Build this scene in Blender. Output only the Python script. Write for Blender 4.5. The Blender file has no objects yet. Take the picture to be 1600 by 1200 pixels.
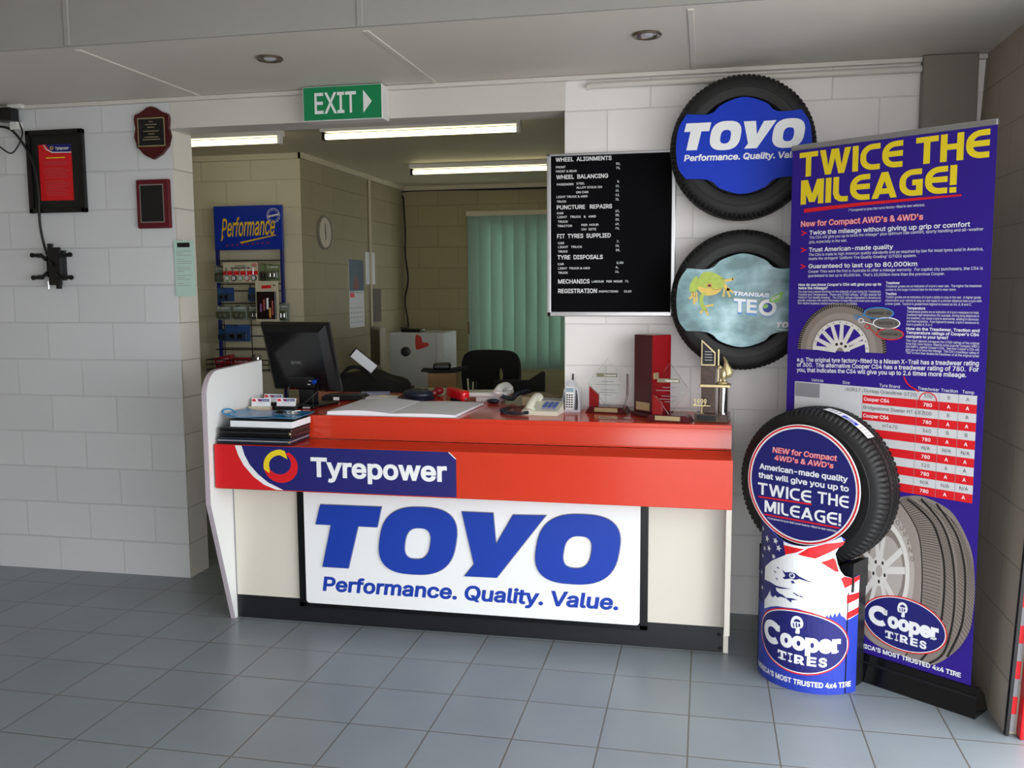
import bpy, bmesh, math, random
from mathutils import Vector, Matrix, geometry
random.seed(7)
S = bpy.context.scene
COL = S.collection
PI = math.pi

# ------------------------------------------------------------------ camera
cam_d = bpy.data.cameras.new('camera'); cam = bpy.data.objects.new('camera', cam_d); COL.objects.link(cam)
cam_d.sensor_fit = 'HORIZONTAL'; cam_d.sensor_width = 36.0; cam_d.lens = 1433.9 / 1600 * 36; cam_d.clip_start = 0.05
yaw, pitch, roll = 0.20777, 0.10428, -0.00583
fw = Vector((-math.sin(yaw) * math.cos(pitch), math.cos(yaw) * math.cos(pitch), -math.sin(pitch)))
rt = Vector((math.cos(yaw), math.sin(yaw), 0)); up = rt.cross(fw)
r2 = rt * math.cos(roll) + up * math.sin(roll); u2 = -rt * math.sin(roll) + up * math.cos(roll)
cam.matrix_world = Matrix(((r2.x, u2.x, -fw.x, 0.43749), (r2.y, u2.y, -fw.y, -4.39693), (r2.z, u2.z, -fw.z, 1.56075), (0, 0, 0, 1)))
S.camera = cam

# ------------------------------------------------------------------ world, lights, exposure
def lin(h):
    h = h.lstrip('#'); c = [int(h[i:i + 2], 16) / 255 for i in (0, 2, 4)]
    return tuple(x / 12.92 if x <= .04045 else ((x + .055) / 1.055) ** 2.4 for x in c)
w = bpy.data.worlds.new('overcast_sky'); S.world = w; w.use_nodes = True
bg = w.node_tree.nodes['Background']; bg.inputs[0].default_value = (.95, .975, 1.0, 1); bg.inputs[1].default_value = 7.0
def area_light(name, loc, rot, sx, sy, power, col):
    l = bpy.data.lights.new(name, 'AREA'); l.shape = 'RECTANGLE'; l.size = sx; l.size_y = sy; l.energy = power; l.color = col
    o = bpy.data.objects.new(name, l); o.location = loc; o.rotation_euler = rot; COL.objects.link(o); return o
# daylight coming in through the roller-door opening on the right and the open shop front behind the camera
for a in (area_light('daylight_door', (1.80, -3.0, 1.13), (0, PI / 2, 0), 2.2, 3.9, 1, (1, 1, 1)), area_light('daylight_front', (.72, -5.65, 1.1), (PI / 2, 0, 0), 2.0, 2.2, 1, (1, 1, 1)), area_light('daylight_window', (-1.2, 4.40, 1.52), (-PI / 2, 0, 0), 1.0, 1.3, 1, (1, 1, 1))): a.data.cycles.is_portal = True   # portals only guide the sky light through the openings
S.view_settings.view_transform = 'Standard'; S.view_settings.look = 'None'; S.view_settings.gamma = 1
S.view_settings.use_curve_mapping = False; S.view_settings.exposure = 0.08

# ------------------------------------------------------------------ materials
MATS = {}
def mat(name, col, rough=.5, metal=0., spec=.5, var=.05, bump=0., scale=40., trans=0., ior=1.45, emit=None, estr=0., coat=0.):
    if name in MATS: return MATS[name]
    m = bpy.data.materials.new(name); m.use_nodes = True; nt = m.node_tree; b = nt.nodes['Principled BSDF']
    c = lin(col) if isinstance(col, str) else col
    tc = nt.nodes.new('ShaderNodeTexCoord'); nz = nt.nodes.new('ShaderNodeTexNoise'); nz.inputs['Scale'].default_value = scale; nz.inputs['Detail'].default_value = 3
    nt.links.new(tc.outputs['Object'], nz.inputs['Vector'])
    mx = nt.nodes.new('ShaderNodeMix'); mx.data_type = 'RGBA'
    mx.inputs[6].default_value = (*[x * (1 - var) for x in c], 1); mx.inputs[7].default_value = (*[min(1, x * (1 + var)) for x in c], 1)
    nt.links.new(nz.outputs['Fac'], mx.inputs[0]); nt.links.new(mx.outputs[2], b.inputs['Base Color'])
    b.inputs['Roughness'].default_value = rough; b.inputs['Metallic'].default_value = metal; b.inputs['Specular IOR Level'].default_value = spec
    b.inputs['Coat Weight'].default_value = coat
    if bump:
        bp = nt.nodes.new('ShaderNodeBump'); bp.inputs['Strength'].default_value = 1; bp.inputs['Distance'].default_value = bump
        nt.links.new(nz.outputs['Fac'], bp.inputs['Height']); nt.links.new(bp.outputs[0], b.inputs['Normal'])
    if trans: b.inputs['Transmission Weight'].default_value = trans; b.inputs['IOR'].default_value = ior
    if emit: b.inputs['Emission Color'].default_value = (*lin(emit), 1); b.inputs['Emission Strength'].default_value = estr
    MATS[name] = m; return m

def brick_mat(name, axes, off, col, mortar, bw, rh, ms, offs, rough, bumpd=.004, var=.06, c2=None, stain=0., spec=.4):
    m = bpy.data.materials.new(name); m.use_nodes = True; nt = m.node_tree; b = nt.nodes['Principled BSDF']; L = nt.links.new; N = nt.nodes.new
    g = N('ShaderNodeNewGeometry'); sp = N('ShaderNodeSeparateXYZ'); L(g.outputs['Position'], sp.inputs[0])
    cb = N('ShaderNodeCombineXYZ'); ad = []
    for i, a in enumerate(axes):
        n = N('ShaderNodeMath'); n.operation = 'SUBTRACT'; L(sp.outputs['XYZ'.index(a)], n.inputs[0]); n.inputs[1].default_value = off[i]; L(n.outputs[0], cb.inputs[i])
    br = N('ShaderNodeTexBrick'); br.offset = offs; br.offset_frequency = 2; br.squash = 1
    for k, v in (('Scale', 1), ('Mortar Size', ms), ('Mortar Smooth', .25), ('Bias', 0), ('Brick Width', bw), ('Row Height', rh)): br.inputs[k].default_value = v
    c = lin(col); mc = lin(mortar); cc = lin(c2) if c2 else tuple(x * (1 - var) for x in c)
    br.inputs['Color1'].default_value = (*c, 1); br.inputs['Color2'].default_value = (*cc, 1); br.inputs['Mortar'].default_value = (*mc, 1)
    L(cb.outputs[0], br.inputs['Vector'])
    nz = N('ShaderNodeTexNoise'); nz.inputs['Scale'].default_value = 2.2; nz.inputs['Detail'].default_value = 6; L(g.outputs['Position'], nz.inputs['Vector'])
    rp = N('ShaderNodeMapRange'); rp.inputs[1].default_value = .3; rp.inputs[2].default_value = .7; rp.inputs[3].default_value = 1 - stain; rp.inputs[4].default_value = 1.02; L(nz.outputs['Fac'], rp.inputs[0])
    mu = N('ShaderNodeMix'); mu.data_type = 'RGBA'; mu.blend_type = 'MULTIPLY'; mu.inputs[0].default_value = 1; L(br.outputs['Color'], mu.inputs[6]); L(rp.outputs[0], mu.inputs[7]); L(mu.outputs[2], b.inputs['Base Color'])
    nf = N('ShaderNodeTexNoise'); nf.inputs['Scale'].default_value = 90; nf.inputs['Detail'].default_value = 4; L(g.outputs['Position'], nf.inputs['Vector'])
    iv = N('ShaderNodeMath'); iv.operation = 'SUBTRACT'; iv.inputs[0].default_value = 1; L(br.outputs['Fac'], iv.inputs[1])
    a2 = N('ShaderNodeMath'); a2.operation = 'MULTIPLY_ADD'; L(nf.outputs['Fac'], a2.inputs[0]); a2.inputs[1].default_value = .12; L(iv.outputs[0], a2.inputs[2])
    bp = N('ShaderNodeBump'); bp.inputs['Strength'].default_value = 1; bp.inputs['Distance'].default_value = bumpd; L(a2.outputs[0], bp.inputs['Height']); L(bp.outputs[0], b.inputs['Normal'])
    b.inputs['Roughness'].default_value = rough; b.inputs['Specular IOR Level'].default_value = spec
    MATS[name] = m; return m

JX, RX, Z0 = -3.2859, -0.0271, -0.0137
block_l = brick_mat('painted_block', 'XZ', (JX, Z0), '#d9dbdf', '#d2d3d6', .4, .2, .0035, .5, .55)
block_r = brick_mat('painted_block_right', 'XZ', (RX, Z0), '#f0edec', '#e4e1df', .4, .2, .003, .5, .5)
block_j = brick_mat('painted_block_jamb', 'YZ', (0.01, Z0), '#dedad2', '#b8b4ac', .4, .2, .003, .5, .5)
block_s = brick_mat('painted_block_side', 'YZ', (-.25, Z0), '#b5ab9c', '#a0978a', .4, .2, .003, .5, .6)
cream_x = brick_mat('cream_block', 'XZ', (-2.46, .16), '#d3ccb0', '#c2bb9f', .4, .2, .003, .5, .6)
cream_b = brick_mat('cream_block_back_dim', 'XZ', (-2.515, .16), '#a59b76', '#978d69', .4, .2, .003, .5, .6)  # cream darkened, dimmer light deep in the office put into the colour
cream_y = brick_mat('cream_block_side_dim', 'YZ', (1.95, .16), '#a1997c', '#948c70', .4, .2, .003, .5, .6)  # same cream darkened, weaker light on the side wall painted in
tile = brick_mat('floor_tile', 'XY', (-2.302, -.8182), '#848d92', '#625d53', .30035, .30035, .003, 0, .34, .0015, .05, '#7f898f', .12, .5)
paint = mat('white_paint', '#d6d2cd', .55, var=.03, bump=.0006, scale=60)
ceil_m = mat('ceiling_paint', '#d9d5cd', .6, var=.03, scale=3)
cream_p = mat('cream_paint', '#cfc8ae', .6, var=.03, scale=5)
white_lam = mat('white_laminate', '#d8d4c8', .3, var=.015)
red_lam = mat('red_laminate', '#cd3a22', .16, var=.03, scale=25, spec=.5)
black_lam = mat('black_kickboard', '#16181c', .38, var=.2)
edge_m = mat('worn_edge', '#b9aeb8', .5)
blackp = mat('black_plastic', '#101012', .4, var=.1)
blackg = mat('black_gloss', '#0b0b0e', .22, var=.1)
blackm = mat('black_fabric', '#0d0d0e', .85, var=.2, bump=.0006, scale=300)
dgrey = mat('dark_grey_plastic', '#2a2b2f', .45)
navyp = mat('navy_plastic', '#1a2233', .35)
rubber = mat('tyre_rubber', '#141415', .6, var=.15, bump=.0005, scale=120)
white = mat('white_print', '#eef0f2', .5, var=.01)
navy = mat('navy_print', '#1a1b6c', .5, var=.02)
royal = mat('royal_blue_print', '#0b39a6', .5, var=.03)
blue2 = mat('bright_blue_print', '#1238be', .5, spec=.2, var=.03)
redp = mat('red_print', '#d8131e', .5, var=.03)
yellow = mat('yellow_print', '#e9d01e', .5, var=.03)
purple = mat('purple_print', '#301c86', .5, spec=.25, var=.05, scale=4)
greyp = mat('grey_print', '#8d8d93', .45)
lgrey = mat('light_grey_print', '#cfd0d4', .4)
blk = mat('black_print', '#131316', .45)
alu = mat('aluminium', '#b9babd', .35, metal=.85, var=.03)
chrome = mat('chrome', '#d8d8dc', .12, metal=1., var=.02)
gold = mat('gold_metal', '#cfc096', .35, metal=.75)
paper = mat('paper', '#e6e8ee', .7, var=.02)
steel = mat('painted_steel', '#7f776f', .5)
mahog = mat('mahogany', '#4a0f14', .25, var=.25, scale=14)
mahred = mat('red_mahogany', '#86141a', .25, var=.15, scale=14)
glass = mat('clear_glass', '#fafdfc', .02, trans=1., ior=1.16, spec=.3, var=.0)
beige = mat('beige_plastic', '#d8d6c4', .4)
silver = mat('silver_plastic', '#c9cbd2', .3, metal=.3)
wplast = mat('white_plastic', '#e2e2e0', .35)
cablem = mat('black_cable', '#0e0e12', .5)
tube_m = mat('lit_tube', '#fffdf0', .3, emit='#fff1bd', estr=4.0)

# ------------------------------------------------------------------ mesh helpers
class MB:
    def __init__(s): s.v = []; s.f = []
    def add(s, vs, fs, M=None):
        k = len(s.v); s.v += [tuple((M @ Vector(p)) if M is not None else p) for p in vs]; s.f += [tuple(i + k for i in f) for f in fs]; return s
    def box(s, x0, x1, y0, y1, z0, z1, bev=0., seg=2, M=None):
        bm = bmesh.new(); bmesh.ops.create_cube(bm, size=1)
        for v in bm.verts: v.co = Vector(((x0 + x1) / 2 + v.co.x * (x1 - x0), (y0 + y1) / 2 + v.co.y * (y1 - y0), (z0 + z1) / 2 + v.co.z * (z1 - z0)))
        if bev: bmesh.ops.bevel(bm, geom=bm.edges[:], offset=bev, segments=seg, affect='EDGES', profile=.5)
        return s.frombm(bm, M)
    def frombm(s, bm, M=None):
        bm.verts.index_update(); s.add([tuple(v.co) for v in bm.verts], [[v.index for v in f.verts] for f in bm.faces], M); bm.free(); return s
    def tube(s, pts, r, seg=8, cap=True, closed=False, M=None):
        pts = [Vector(p) for p in pts]; n = len(pts); vs = []; fs = []; prev = None
        for i, p in enumerate(pts):
            a = pts[(i - 1) % n] if (i or closed) else p; b = pts[(i + 1) % n] if (i < n - 1 or closed) else p
            t = (b - a).normalized()
            if prev is None: nn = t.orthogonal().normalized()
            else:
                nn = prev - t * prev.dot(t); nn = nn.normalized() if nn.length > 1e-6 else t.orthogonal().normalized()
            prev = nn; bb = t.cross(nn); rr = r[i] if isinstance(r, (list, tuple)) else r
            vs += [tuple(p + (nn * math.cos(2 * PI * k / seg) + bb * math.sin(2 * PI * k / seg)) * rr) for k in range(seg)]
        for i in range(n if closed else n - 1):
            j = (i + 1) % n
            for k in range(seg): fs.append((i * seg + k, i * seg + (k + 1) % seg, j * seg + (k + 1) % seg, j * seg + k))
        if cap and not closed: fs.append(tuple(range(seg))[::-1]); fs.append(tuple((n - 1) * seg + k for k in range(seg)))
        return s.add(vs, fs, M)
    def cyl(s, p0, p1, r, seg=20, M=None): return s.tube([p0, p1], r, seg, True, False, M)
    def lathe(s, prof, seg=32, M=None, capb=True, capt=True):   # profile of (r, z) about z
        vs = []; fs = []; n = len(prof)
        for r, z in prof: vs += [(r * math.cos(2 * PI * k / seg), r * math.sin(2 * PI * k / seg), z) for k in range(seg)]
        for i in range(n - 1):
            for k in range(seg): fs.append((i * seg + k, i * seg + (k + 1) % seg, (i + 1) * seg + (k + 1) % seg, (i + 1) * seg + k))
        if capb: fs.append(tuple(range(seg))[::-1])
        if capt: fs.append(tuple((n - 1) * seg + k for k in range(seg)))
        return s.add(vs, fs, M)
    def sphere(s, c, rx, ry=None, rz=None, M=None, seg=20, rings=12):
        ry = ry or rx; rz = rz or rx; bm = bmesh.new(); bmesh.ops.create_uvsphere(bm, u_segments=seg, v_segments=rings, radius=1)
        for v in bm.verts: v.co = Vector((c[0] + v.co.x * rx, c[1] + v.co.y * ry, c[2] + v.co.z * rz))
        return s.frombm(bm, M)
    def slab(s, loops, y0, y1, M=None):   # outline in (x, z), given depth along y
        tris = geometry.tessellate_polygon([[Vector((x, z, 0)) for x, z in l] for l in loops]); flat = [p for l in loops for p in l]; n = len(flat)
        vs = [(x, y0, z) for x, z in flat] + [(x, y1, z) for x, z in flat]; fs = [tuple(t) for t in tris] + [tuple(i + n for i in t)[::-1] for t in tris]
        k = 0
        for l in loops:
            m = len(l)
            for i in range(m): a, b = k + i, k + (i + 1) % m; fs.append((a, b, b + n, a + n))
            k += m
        return s.add(vs, fs, M)
    def build(s, name, material, parent=None, smooth=None, fix=True):
        me = bpy.data.meshes.new(name); me.from_pydata(s.v, [], s.f); me.materials.append(material)
        if fix:
            bm = bmesh.new(); bm.from_mesh(me); bmesh.ops.recalc_face_normals(bm, faces=bm.faces[:]); bm.to_mesh(me); bm.free()
        o = bpy.data.objects.new(name, me); COL.objects.link(o)
        if smooth is not None:
            me.shade_smooth()
            try: me.set_sharp_from_angle(angle=math.radians(smooth))
            except Exception: pass
        if parent: o.parent = parent
        return o
def tag(o, label, cat, group=None):
    o['label'] = label; o['category'] = cat
    if group: o['group'] = group
    return o
def thing(name, label, cat, loc=(0, 0, 0), rz=0., group=None):
    o = bpy.data.objects.new(name, None); COL.objects.link(o); o.location = loc; o.rotation_euler = (0, 0, rz); o.empty_display_size = .05
    return tag(o, label, cat, group)
def struct(o): o['kind'] = 'structure'; return o
def copy_tree(o, parent=None):
    c = o.copy(); COL.objects.link(c)
    if parent: c.parent = parent
    for ch in [x for x in bpy.data.objects if x.parent == o]: copy_tree(ch, c)
    return c
def arc(cx, cz, rx, rz, a0, a1, n=16): return [(cx + rx * math.cos(math.radians(a0 + (a1 - a0) * i / n)), cz + rz * math.sin(math.radians(a0 + (a1 - a0) * i / n))) for i in range(n + 1)]
def ell(cx, cz, rx, rz, n=48, rot=0.):
    c, s_ = math.cos(rot), math.sin(rot); out = []
    for i in range(n):
        a = 2 * PI * i / n; x, z = rx * math.cos(a), rz * math.sin(a); out.append((cx + x * c - z * s_, cz + x * s_ + z * c))
    return out
def rect(x0, z0, x1, z1): return [(x0, z0), (x1, z0), (x1, z1), (x0, z1)]
def spline(P, n=8, closed=False):
    out = []; m = len(P); rng = range(m if closed else m - 1); g = lambda i: Vector(P[i % m]) if closed else Vector(P[max(0, min(m - 1, i))])
    for i in rng:
        a, b, c, d = g(i - 1), g(i), g(i + 1), g(i + 2)
        for k in range(n):
            t = k / n; out.append(tuple(.5 * ((2 * b) + (c - a) * t + (2 * a - 5 * b + 4 * c - d) * t * t + (3 * b - a - 3 * c + d) * t ** 3)))
    if not closed: out.append(tuple(P[-1]))
    return out

# ------------------------------------------------------------------ printed graphics (flat sheets laid on a surface)
TC = {}
try: FONT = bpy.data.fonts.load(bpy.utils.resource_path('LOCAL') + '/datafiles/fonts/Inter.woff2')   # sans face that ships with Blender
except Exception: FONT = None
def text_geo(body, off, shear):
    k = (body, off, shear)
    if k not in TC:
        cu = bpy.data.curves.new('t', 'FONT'); cu.body = body; cu.size = 1; cu.shear = shear; cu.resolution_u = 2
        if FONT: cu.font = FONT
        cu.fill_mode = 'NONE'; o = bpy.data.objects.new('t', cu); me = o.to_mesh()
        P = [(v.co.x, v.co.y) for v in me.vertices]; nb = {}
        for e in me.edges:
            a, b = e.vertices; nb.setdefault(a, []).append(b); nb.setdefault(b, []).append(a)
        o.to_mesh_clear(); bpy.data.objects.remove(o); bpy.data.curves.remove(cu)
        seen = set(); loops = []
        for st in sorted(nb):      # outlines, kept in the order (winding) the font draws them
            if st in seen: continue
            L = [st]; seen.add(st); c = max(nb[st]) if st + 1 not in nb[st] else st + 1
            while c not in seen:
                seen.add(c); L.append(c); nx = [q for q in nb[c] if q not in seen]
                if not nx: break
                c = nx[0]
            if len(L) > 2: loops.append(L)
        idx = {}; V = []
        for L in loops:
            for i in L: idx[i] = len(V); V.append(Vector(P[i]))
        F = [[idx[i] for i in L] for L in loops]
        ar = [sum(V[f[i - 1]].x * V[f[i]].y - V[f[i]].x * V[f[i - 1]].y for i in range(len(f))) for f in F]
        if off and F:              # embolden: push every outline outwards
            sd = 1 if ar[max(range(len(F)), key=lambda i: abs(ar[i]))] > 0 else -1; W_ = list(V)
            for f in F:
                for j in range(len(f)):
                    d0 = (V[f[j]] - V[f[j - 1]]); d1 = (V[f[(j + 1) % len(f)]] - V[f[j]])
                    if d0.length < 1e-7 or d1.length < 1e-7: continue
                    d0.normalize(); d1.normalize(); n0 = Vector((d0.y, -d0.x)) * sd; n1 = Vector((d1.y, -d1.x)) * sd; m = n0 + n1
                    if m.length < 1e-4: m = n0
                    m.normalize(); W_[f[j]] = V[f[j]] + m * (off / max(.5, m.dot(n0)))
            V = W_
        if F:
            BB = [(min(V[i].x for i in f), max(V[i].x for i in f), min(V[i].y for i in f), max(V[i].y for i in f)) for f in F]
            E = [[(i, f[(j + 1) % len(f)]) for j, i in enumerate(f)] for f in F]
            ov, oe, of, _, _, _ = geometry.delaunay_2d_cdt(V, [e for l in E for e in l], [], 0, 1e-6)
            def wind(x, y):        # non-zero winding: overlapping strokes of one letter merge instead of cutting holes
                n = 0
                for f, q in zip(F, BB):
                    if q[0] < x < q[1] and q[2] < y < q[3]:
                        for j in range(len(f)):
                            p0, p1 = V[f[j]], V[f[(j + 1) % len(f)]]
                            if (p0.y <= y) != (p1.y <= y):
                                s_ = (p1.x - p0.x) * (y - p0.y) - (x - p0.x) * (p1.y - p0.y)
                                if p1.y > p0.y and s_ > 0: n += 1
                                elif p1.y <= p0.y and s_ < 0: n -= 1
                return n
            TC[k] = ([(p.x, p.y) for p in ov], [tuple(f) for f in of if wind(sum(ov[i].x for i in f) / len(f), sum(ov[i].y for i in f) / len(f)) != 0])
        else: TC[k] = ([], [])
    return TC[k]
def stroke_quads(pts, t, closed=False):
    n = len(pts); L = []
    for i in range(n):
        p = Vector(pts[i]); a = Vector(pts[i - 1]) if (i or closed) else None; b = Vector(pts[(i + 1) % n]) if (i < n - 1 or closed) else None
        d0 = (p - a).normalized() if a is not None else (b - p).normalized(); d1 = (b - p).normalized() if b is not None else d0
        m = (Vector((-d0.y, d0.x)) + Vector((-d1.y, d1.x)))
        m = m.normalized() if m.length > 1e-6 else Vector((-d0.y, d0.x)); k = m.dot(Vector((-d0.y, d0.x))); m = m * (t / 2 / max(k, .35)); L.append((tuple(p + m), tuple(p - m)))
    vs = [q for l in L for q in l]; fs = [(2 * i, 2 * i + 1, (2 * i + 3) % (2 * n), (2 * i + 2) % (2 * n)) for i in range(n if closed else n - 1)]
    return vs, fs
class G:
    def __init__(s, fmap, step=None): s.fm = fmap; s.step = step; s.p = {}
    def raw(s, key, vs, fs, layer):
        if s.step:
            bm = bmesh.new(); V = [bm.verts.new((x, z, 0)) for x, z in vs]
            for f in fs:
                try: bm.faces.new([V[i] for i in f])
                except Exception: pass
            xs = [x for x, _ in vs]; a = math.floor(min(xs) / s.step); b = math.ceil(max(xs) / s.step)
            for k in range(a, b + 1): bmesh.ops.bisect_plane(bm, geom=bm.verts[:] + bm.edges[:] + bm.faces[:], plane_co=(k * s.step, 0, 0), plane_no=(1, 0, 0))
            bm.verts.index_update(); vs = [(v.co.x, v.co.y) for v in bm.verts]; fs = [[v.index for v in f.verts] for f in bm.faces]; bm.free()
        s.p.setdefault(key, MB()).add([s.fm(x, z, layer) for x, z in vs], fs); return s
    def poly(s, key, loops, layer=1):
        if isinstance(loops[0][0], (int, float)): loops = [loops]
        tris = geometry.tessellate_polygon([[Vector((x, z, 0)) for x, z in l] for l in loops])
        return s.raw(key, [p for l in loops for p in l], [tuple(t) for t in tris], layer)
    def stroke(s, key, pts, t, layer=1, closed=False): return s.raw(key, *stroke_quads(pts, t, closed), layer)
    def ring(s, key, cx, cz, rx, rz, t, layer=1, n=64):
        o = ell(cx, cz, rx, rz, n); i = ell(cx, cz, rx - t, rz - t, n); return s.raw(key, o + i, [(k, (k + 1) % n, n + (k + 1) % n, n + k) for k in range(n)], layer)
    def text(s, key, body, x, z, cap, width=None, off=.0, shear=0., align='L', layer=1, slope=0.):
        vs, fs = text_geo(body, off, shear)
        if not vs: return s
        H = max(p[1] for p in text_geo('H', off, 0)[0]); x0 = min(p[0] for p in vs); x1 = max(p[0] for p in vs); sz = cap / H
        sx = width / (x1 - x0) if width else sz; W = (x1 - x0) * sx; ox = x - (W / 2 if align == 'C' else W if align == 'R' else 0)
        return s.raw(key, [(ox + (a - x0) * sx, z + b * sz + slope * (a - x0) * sx) for a, b in vs], fs, layer)
    def build(s, parent, spec):
        for k, (n, m) in spec.items():
            if k in s.p: s.p[k].build(n, m, parent, fix=False)
def flat(y, eps=.0004): return lambda x, z, l: (x, y - l * eps, z)

# squared headline letters, drawn from strokes in a unit-cap box
def hg_glyph(ch, t):
    h = t / 2; r = .34
    def cee(w): return [(w - .02, 1 - h)] + [(h + r - .0 + r * math.cos(math.radians(a)), 1 - h - r + r * math.sin(math.radians(a))) for a in range(90, 181, 15)] + [(h + r + r * math.cos(math.radians(a)), h + r + r * math.sin(math.radians(a))) for a in range(180, 271, 15)] + [(w - .02, h)]
    if ch == 'T': return .72, [[(0, 1 - h), (.72, 1 - h)], [(.36, 1 - t), (.36, 0)]]
    V = lambda a, b, s, k, lo, e: ('poly', [(a, 1), (a + s, 1), ((a + b) / 2, k), (b - s, 1), (b, 1), ((a + b) / 2 + s * e, lo), ((a + b) / 2 - s * e, lo)])
    if ch == 'W': return 1.16, [V(0, .66, t * 1.05, .34, 0, .5), V(.50, 1.16, t * 1.05, .34, 0, .5)]
    if ch == 'I': return t, [[(h, 0), (h, 1)]]
    if ch == 'C': return .70, [cee(.72)]
    if ch == 'E': return .70, [cee(.72), [(h, .52), (.70, .52)]]
    if ch == 'G': return .76, [cee(.74), [(.74 - h + .02, 0), (.74 - h + .02, .5)], [(.42, .5 - h * .0), (.76, .5)]]
    if ch == 'H': return .72, [[(h, 0), (h, 1)], [(.72 - h, 0), (.72 - h, 1)], [(h, .52), (.72 - h, .52)]]
    if ch == 'M': return .88, [[(h, 0), (h, 1)], [(.88 - h, 0), (.88 - h, 1)], V(.0, .88, t * 1.25, .42, .08, .42)]
    if ch == 'L': return .55, [[(h, 1), (h, h + .25), (h + .05, h + .1), (h + .15, h + .02), (h + .25, h), (.55, h)]]
    if ch == 'A': return .86, [('poly', [(x, 1 - z) for x, z in V(0, .86, t * 1.05, .34, 0, .5)[1]]), [(.2, .27), (.66, .27)]]
    if ch == '!': return t, [[(h, 1), (h, .28)], [(h, 0), (h, t * .95)]]
    return .35, []
def headline(g, key, body, x, z, cap, width, t=.2, gap=.1, layer=1):
    tot = 0; L = []
    for ch in body:
        wd, st = hg_glyph(ch, t); L.append((tot, st)); tot += wd + gap
    tot -= gap; sx = width / tot
    for ox, st in L:
        for i, pl in enumerate(st):
            if pl[0] == 'poly': g.poly(key, [(x + (ox + a) * sx, z + b * cap) for a, b in pl[1]], layer + .3 * i); continue
            vs, fs = stroke_quads(pl, t); g.raw(key, [(x + (ox + a) * sx, z + b * cap) for a, b in vs], fs, layer + .3 * i)
# heavy slanted logo letters; box 0..1 wide, 0..1 high
def sup(cx, cz, rx, rz, sh, n=44, e=2.7):
    o = []
    for i in range(n):
        a = 2 * PI * i / n; c, s_ = math.cos(a), math.sin(a); x = math.copysign(abs(c) ** (2 / e), c) * rx; z = math.copysign(abs(s_) ** (2 / e), s_) * rz; o.append((cx + x + sh * z, cz + z))
    return o
def logo_loops(x, z, W, H):
    # coordinates measured on the counter sign: letters from x -1.306 to 0.103, z .28 to .575
    f = lambda p: (x + (p[0] + 1.306) / 1.409 * W, z + (p[1] - .280) / .297 * H)
    T = [(-1.281, .575), (-.987, .577), (-1.009, .483), (-1.101, .483), (-1.153, .283), (-1.278, .283), (-1.231, .483), (-1.306, .483)]
    Y = [(-.608, .572), (-.467, .572), (-.455, .43), (-.376, .568), (-.231, .572), (-.452, .281), (-.599, .279), (-.555, .335)]
    def O(a, b):
        c = (a + b) / 2; return [[f(p) for p in sup(c, .4285, (b - a) / 2 * .93, .156, .16)], [f(p) for p in sup(c, .416, (b - a) * .158, .073, .16)]]
    return [[[f(p) for p in T]], O(-1.01, -.625), [[f(p) for p in Y]], O(-.286, .103)]

# ------------------------------------------------------------------ room shell
H = 2.545
def quad_struct(name, boxes, mats, pick):   # boxes joined into one wall; material picked per face by normal
    b = MB()
    for bx in boxes: b.box(*bx)
    o = b.build(name, mats[0])
    for m in mats[1:]: o.data.materials.append(m)
    for p in o.data.polygons: p.material_index = pick(p.normal)
    return struct(o)
JL, JR = JX + 1.0, RX - .2
jam = lambda n: 1 if abs(n.x) > .5 else 0
struct(MB().box(-5.2, 1.9, -5.75, 5, -.12, 0).build('floor', tile))
conc = mat('concrete', '#b4b1aa', .8, var=.1, scale=3)
b = MB(); b.box(1.9, 14, -5.75, 3, -.12, -.005); b.box(-12, 14, -18, -5.75, -.12, -.005); struct(b.build('ground_outside', conc))
quad_struct('wall_front_left', [(-5.0, JL, 0, .19, 0, H)], [block_l, block_j], jam)
quad_struct('wall_front_right', [(JR, 1.9, 0, .19, 0, H)], [block_r, block_j], jam)
quad_struct('wall_front_lintel', [(JL, JR, 0, .19, 2.392, H)], [paint], lambda n: 0)
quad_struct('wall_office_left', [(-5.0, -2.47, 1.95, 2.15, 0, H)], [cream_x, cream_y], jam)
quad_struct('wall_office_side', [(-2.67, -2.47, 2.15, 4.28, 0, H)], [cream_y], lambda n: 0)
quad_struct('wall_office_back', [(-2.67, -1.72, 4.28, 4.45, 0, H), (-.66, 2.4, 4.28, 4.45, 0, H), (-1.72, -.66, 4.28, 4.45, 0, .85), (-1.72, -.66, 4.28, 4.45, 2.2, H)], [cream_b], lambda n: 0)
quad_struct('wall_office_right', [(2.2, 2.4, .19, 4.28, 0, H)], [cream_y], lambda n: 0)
struct(MB().box(-5.0, 2.4, .19, 4.45, H, H + .1).build('ceiling_office', cream_p))
struct(MB().box(-5.0, 1.9, -1.0, .19, H, H + .1).build('ceiling', ceil_m))
struct(MB().box(-5.0, 1.9, -1.012, -1.0005, H - .002, 3.4).build('wall_bulkhead', mat('bulkhead_shade_paint', '#a3a29f', .6, var=.03, scale=4)))  # white bulkhead painted greyer, its shade is put into the colour
struct(MB().box(-5.0, 1.9, -5.75, -.96, 3.4, 3.5).build('ceiling_high', ceil_m))
struct(MB().box(-5.2, -5.0, -5.75, 2.15, 0, 3.5).build('wall_left', block_s))
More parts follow.
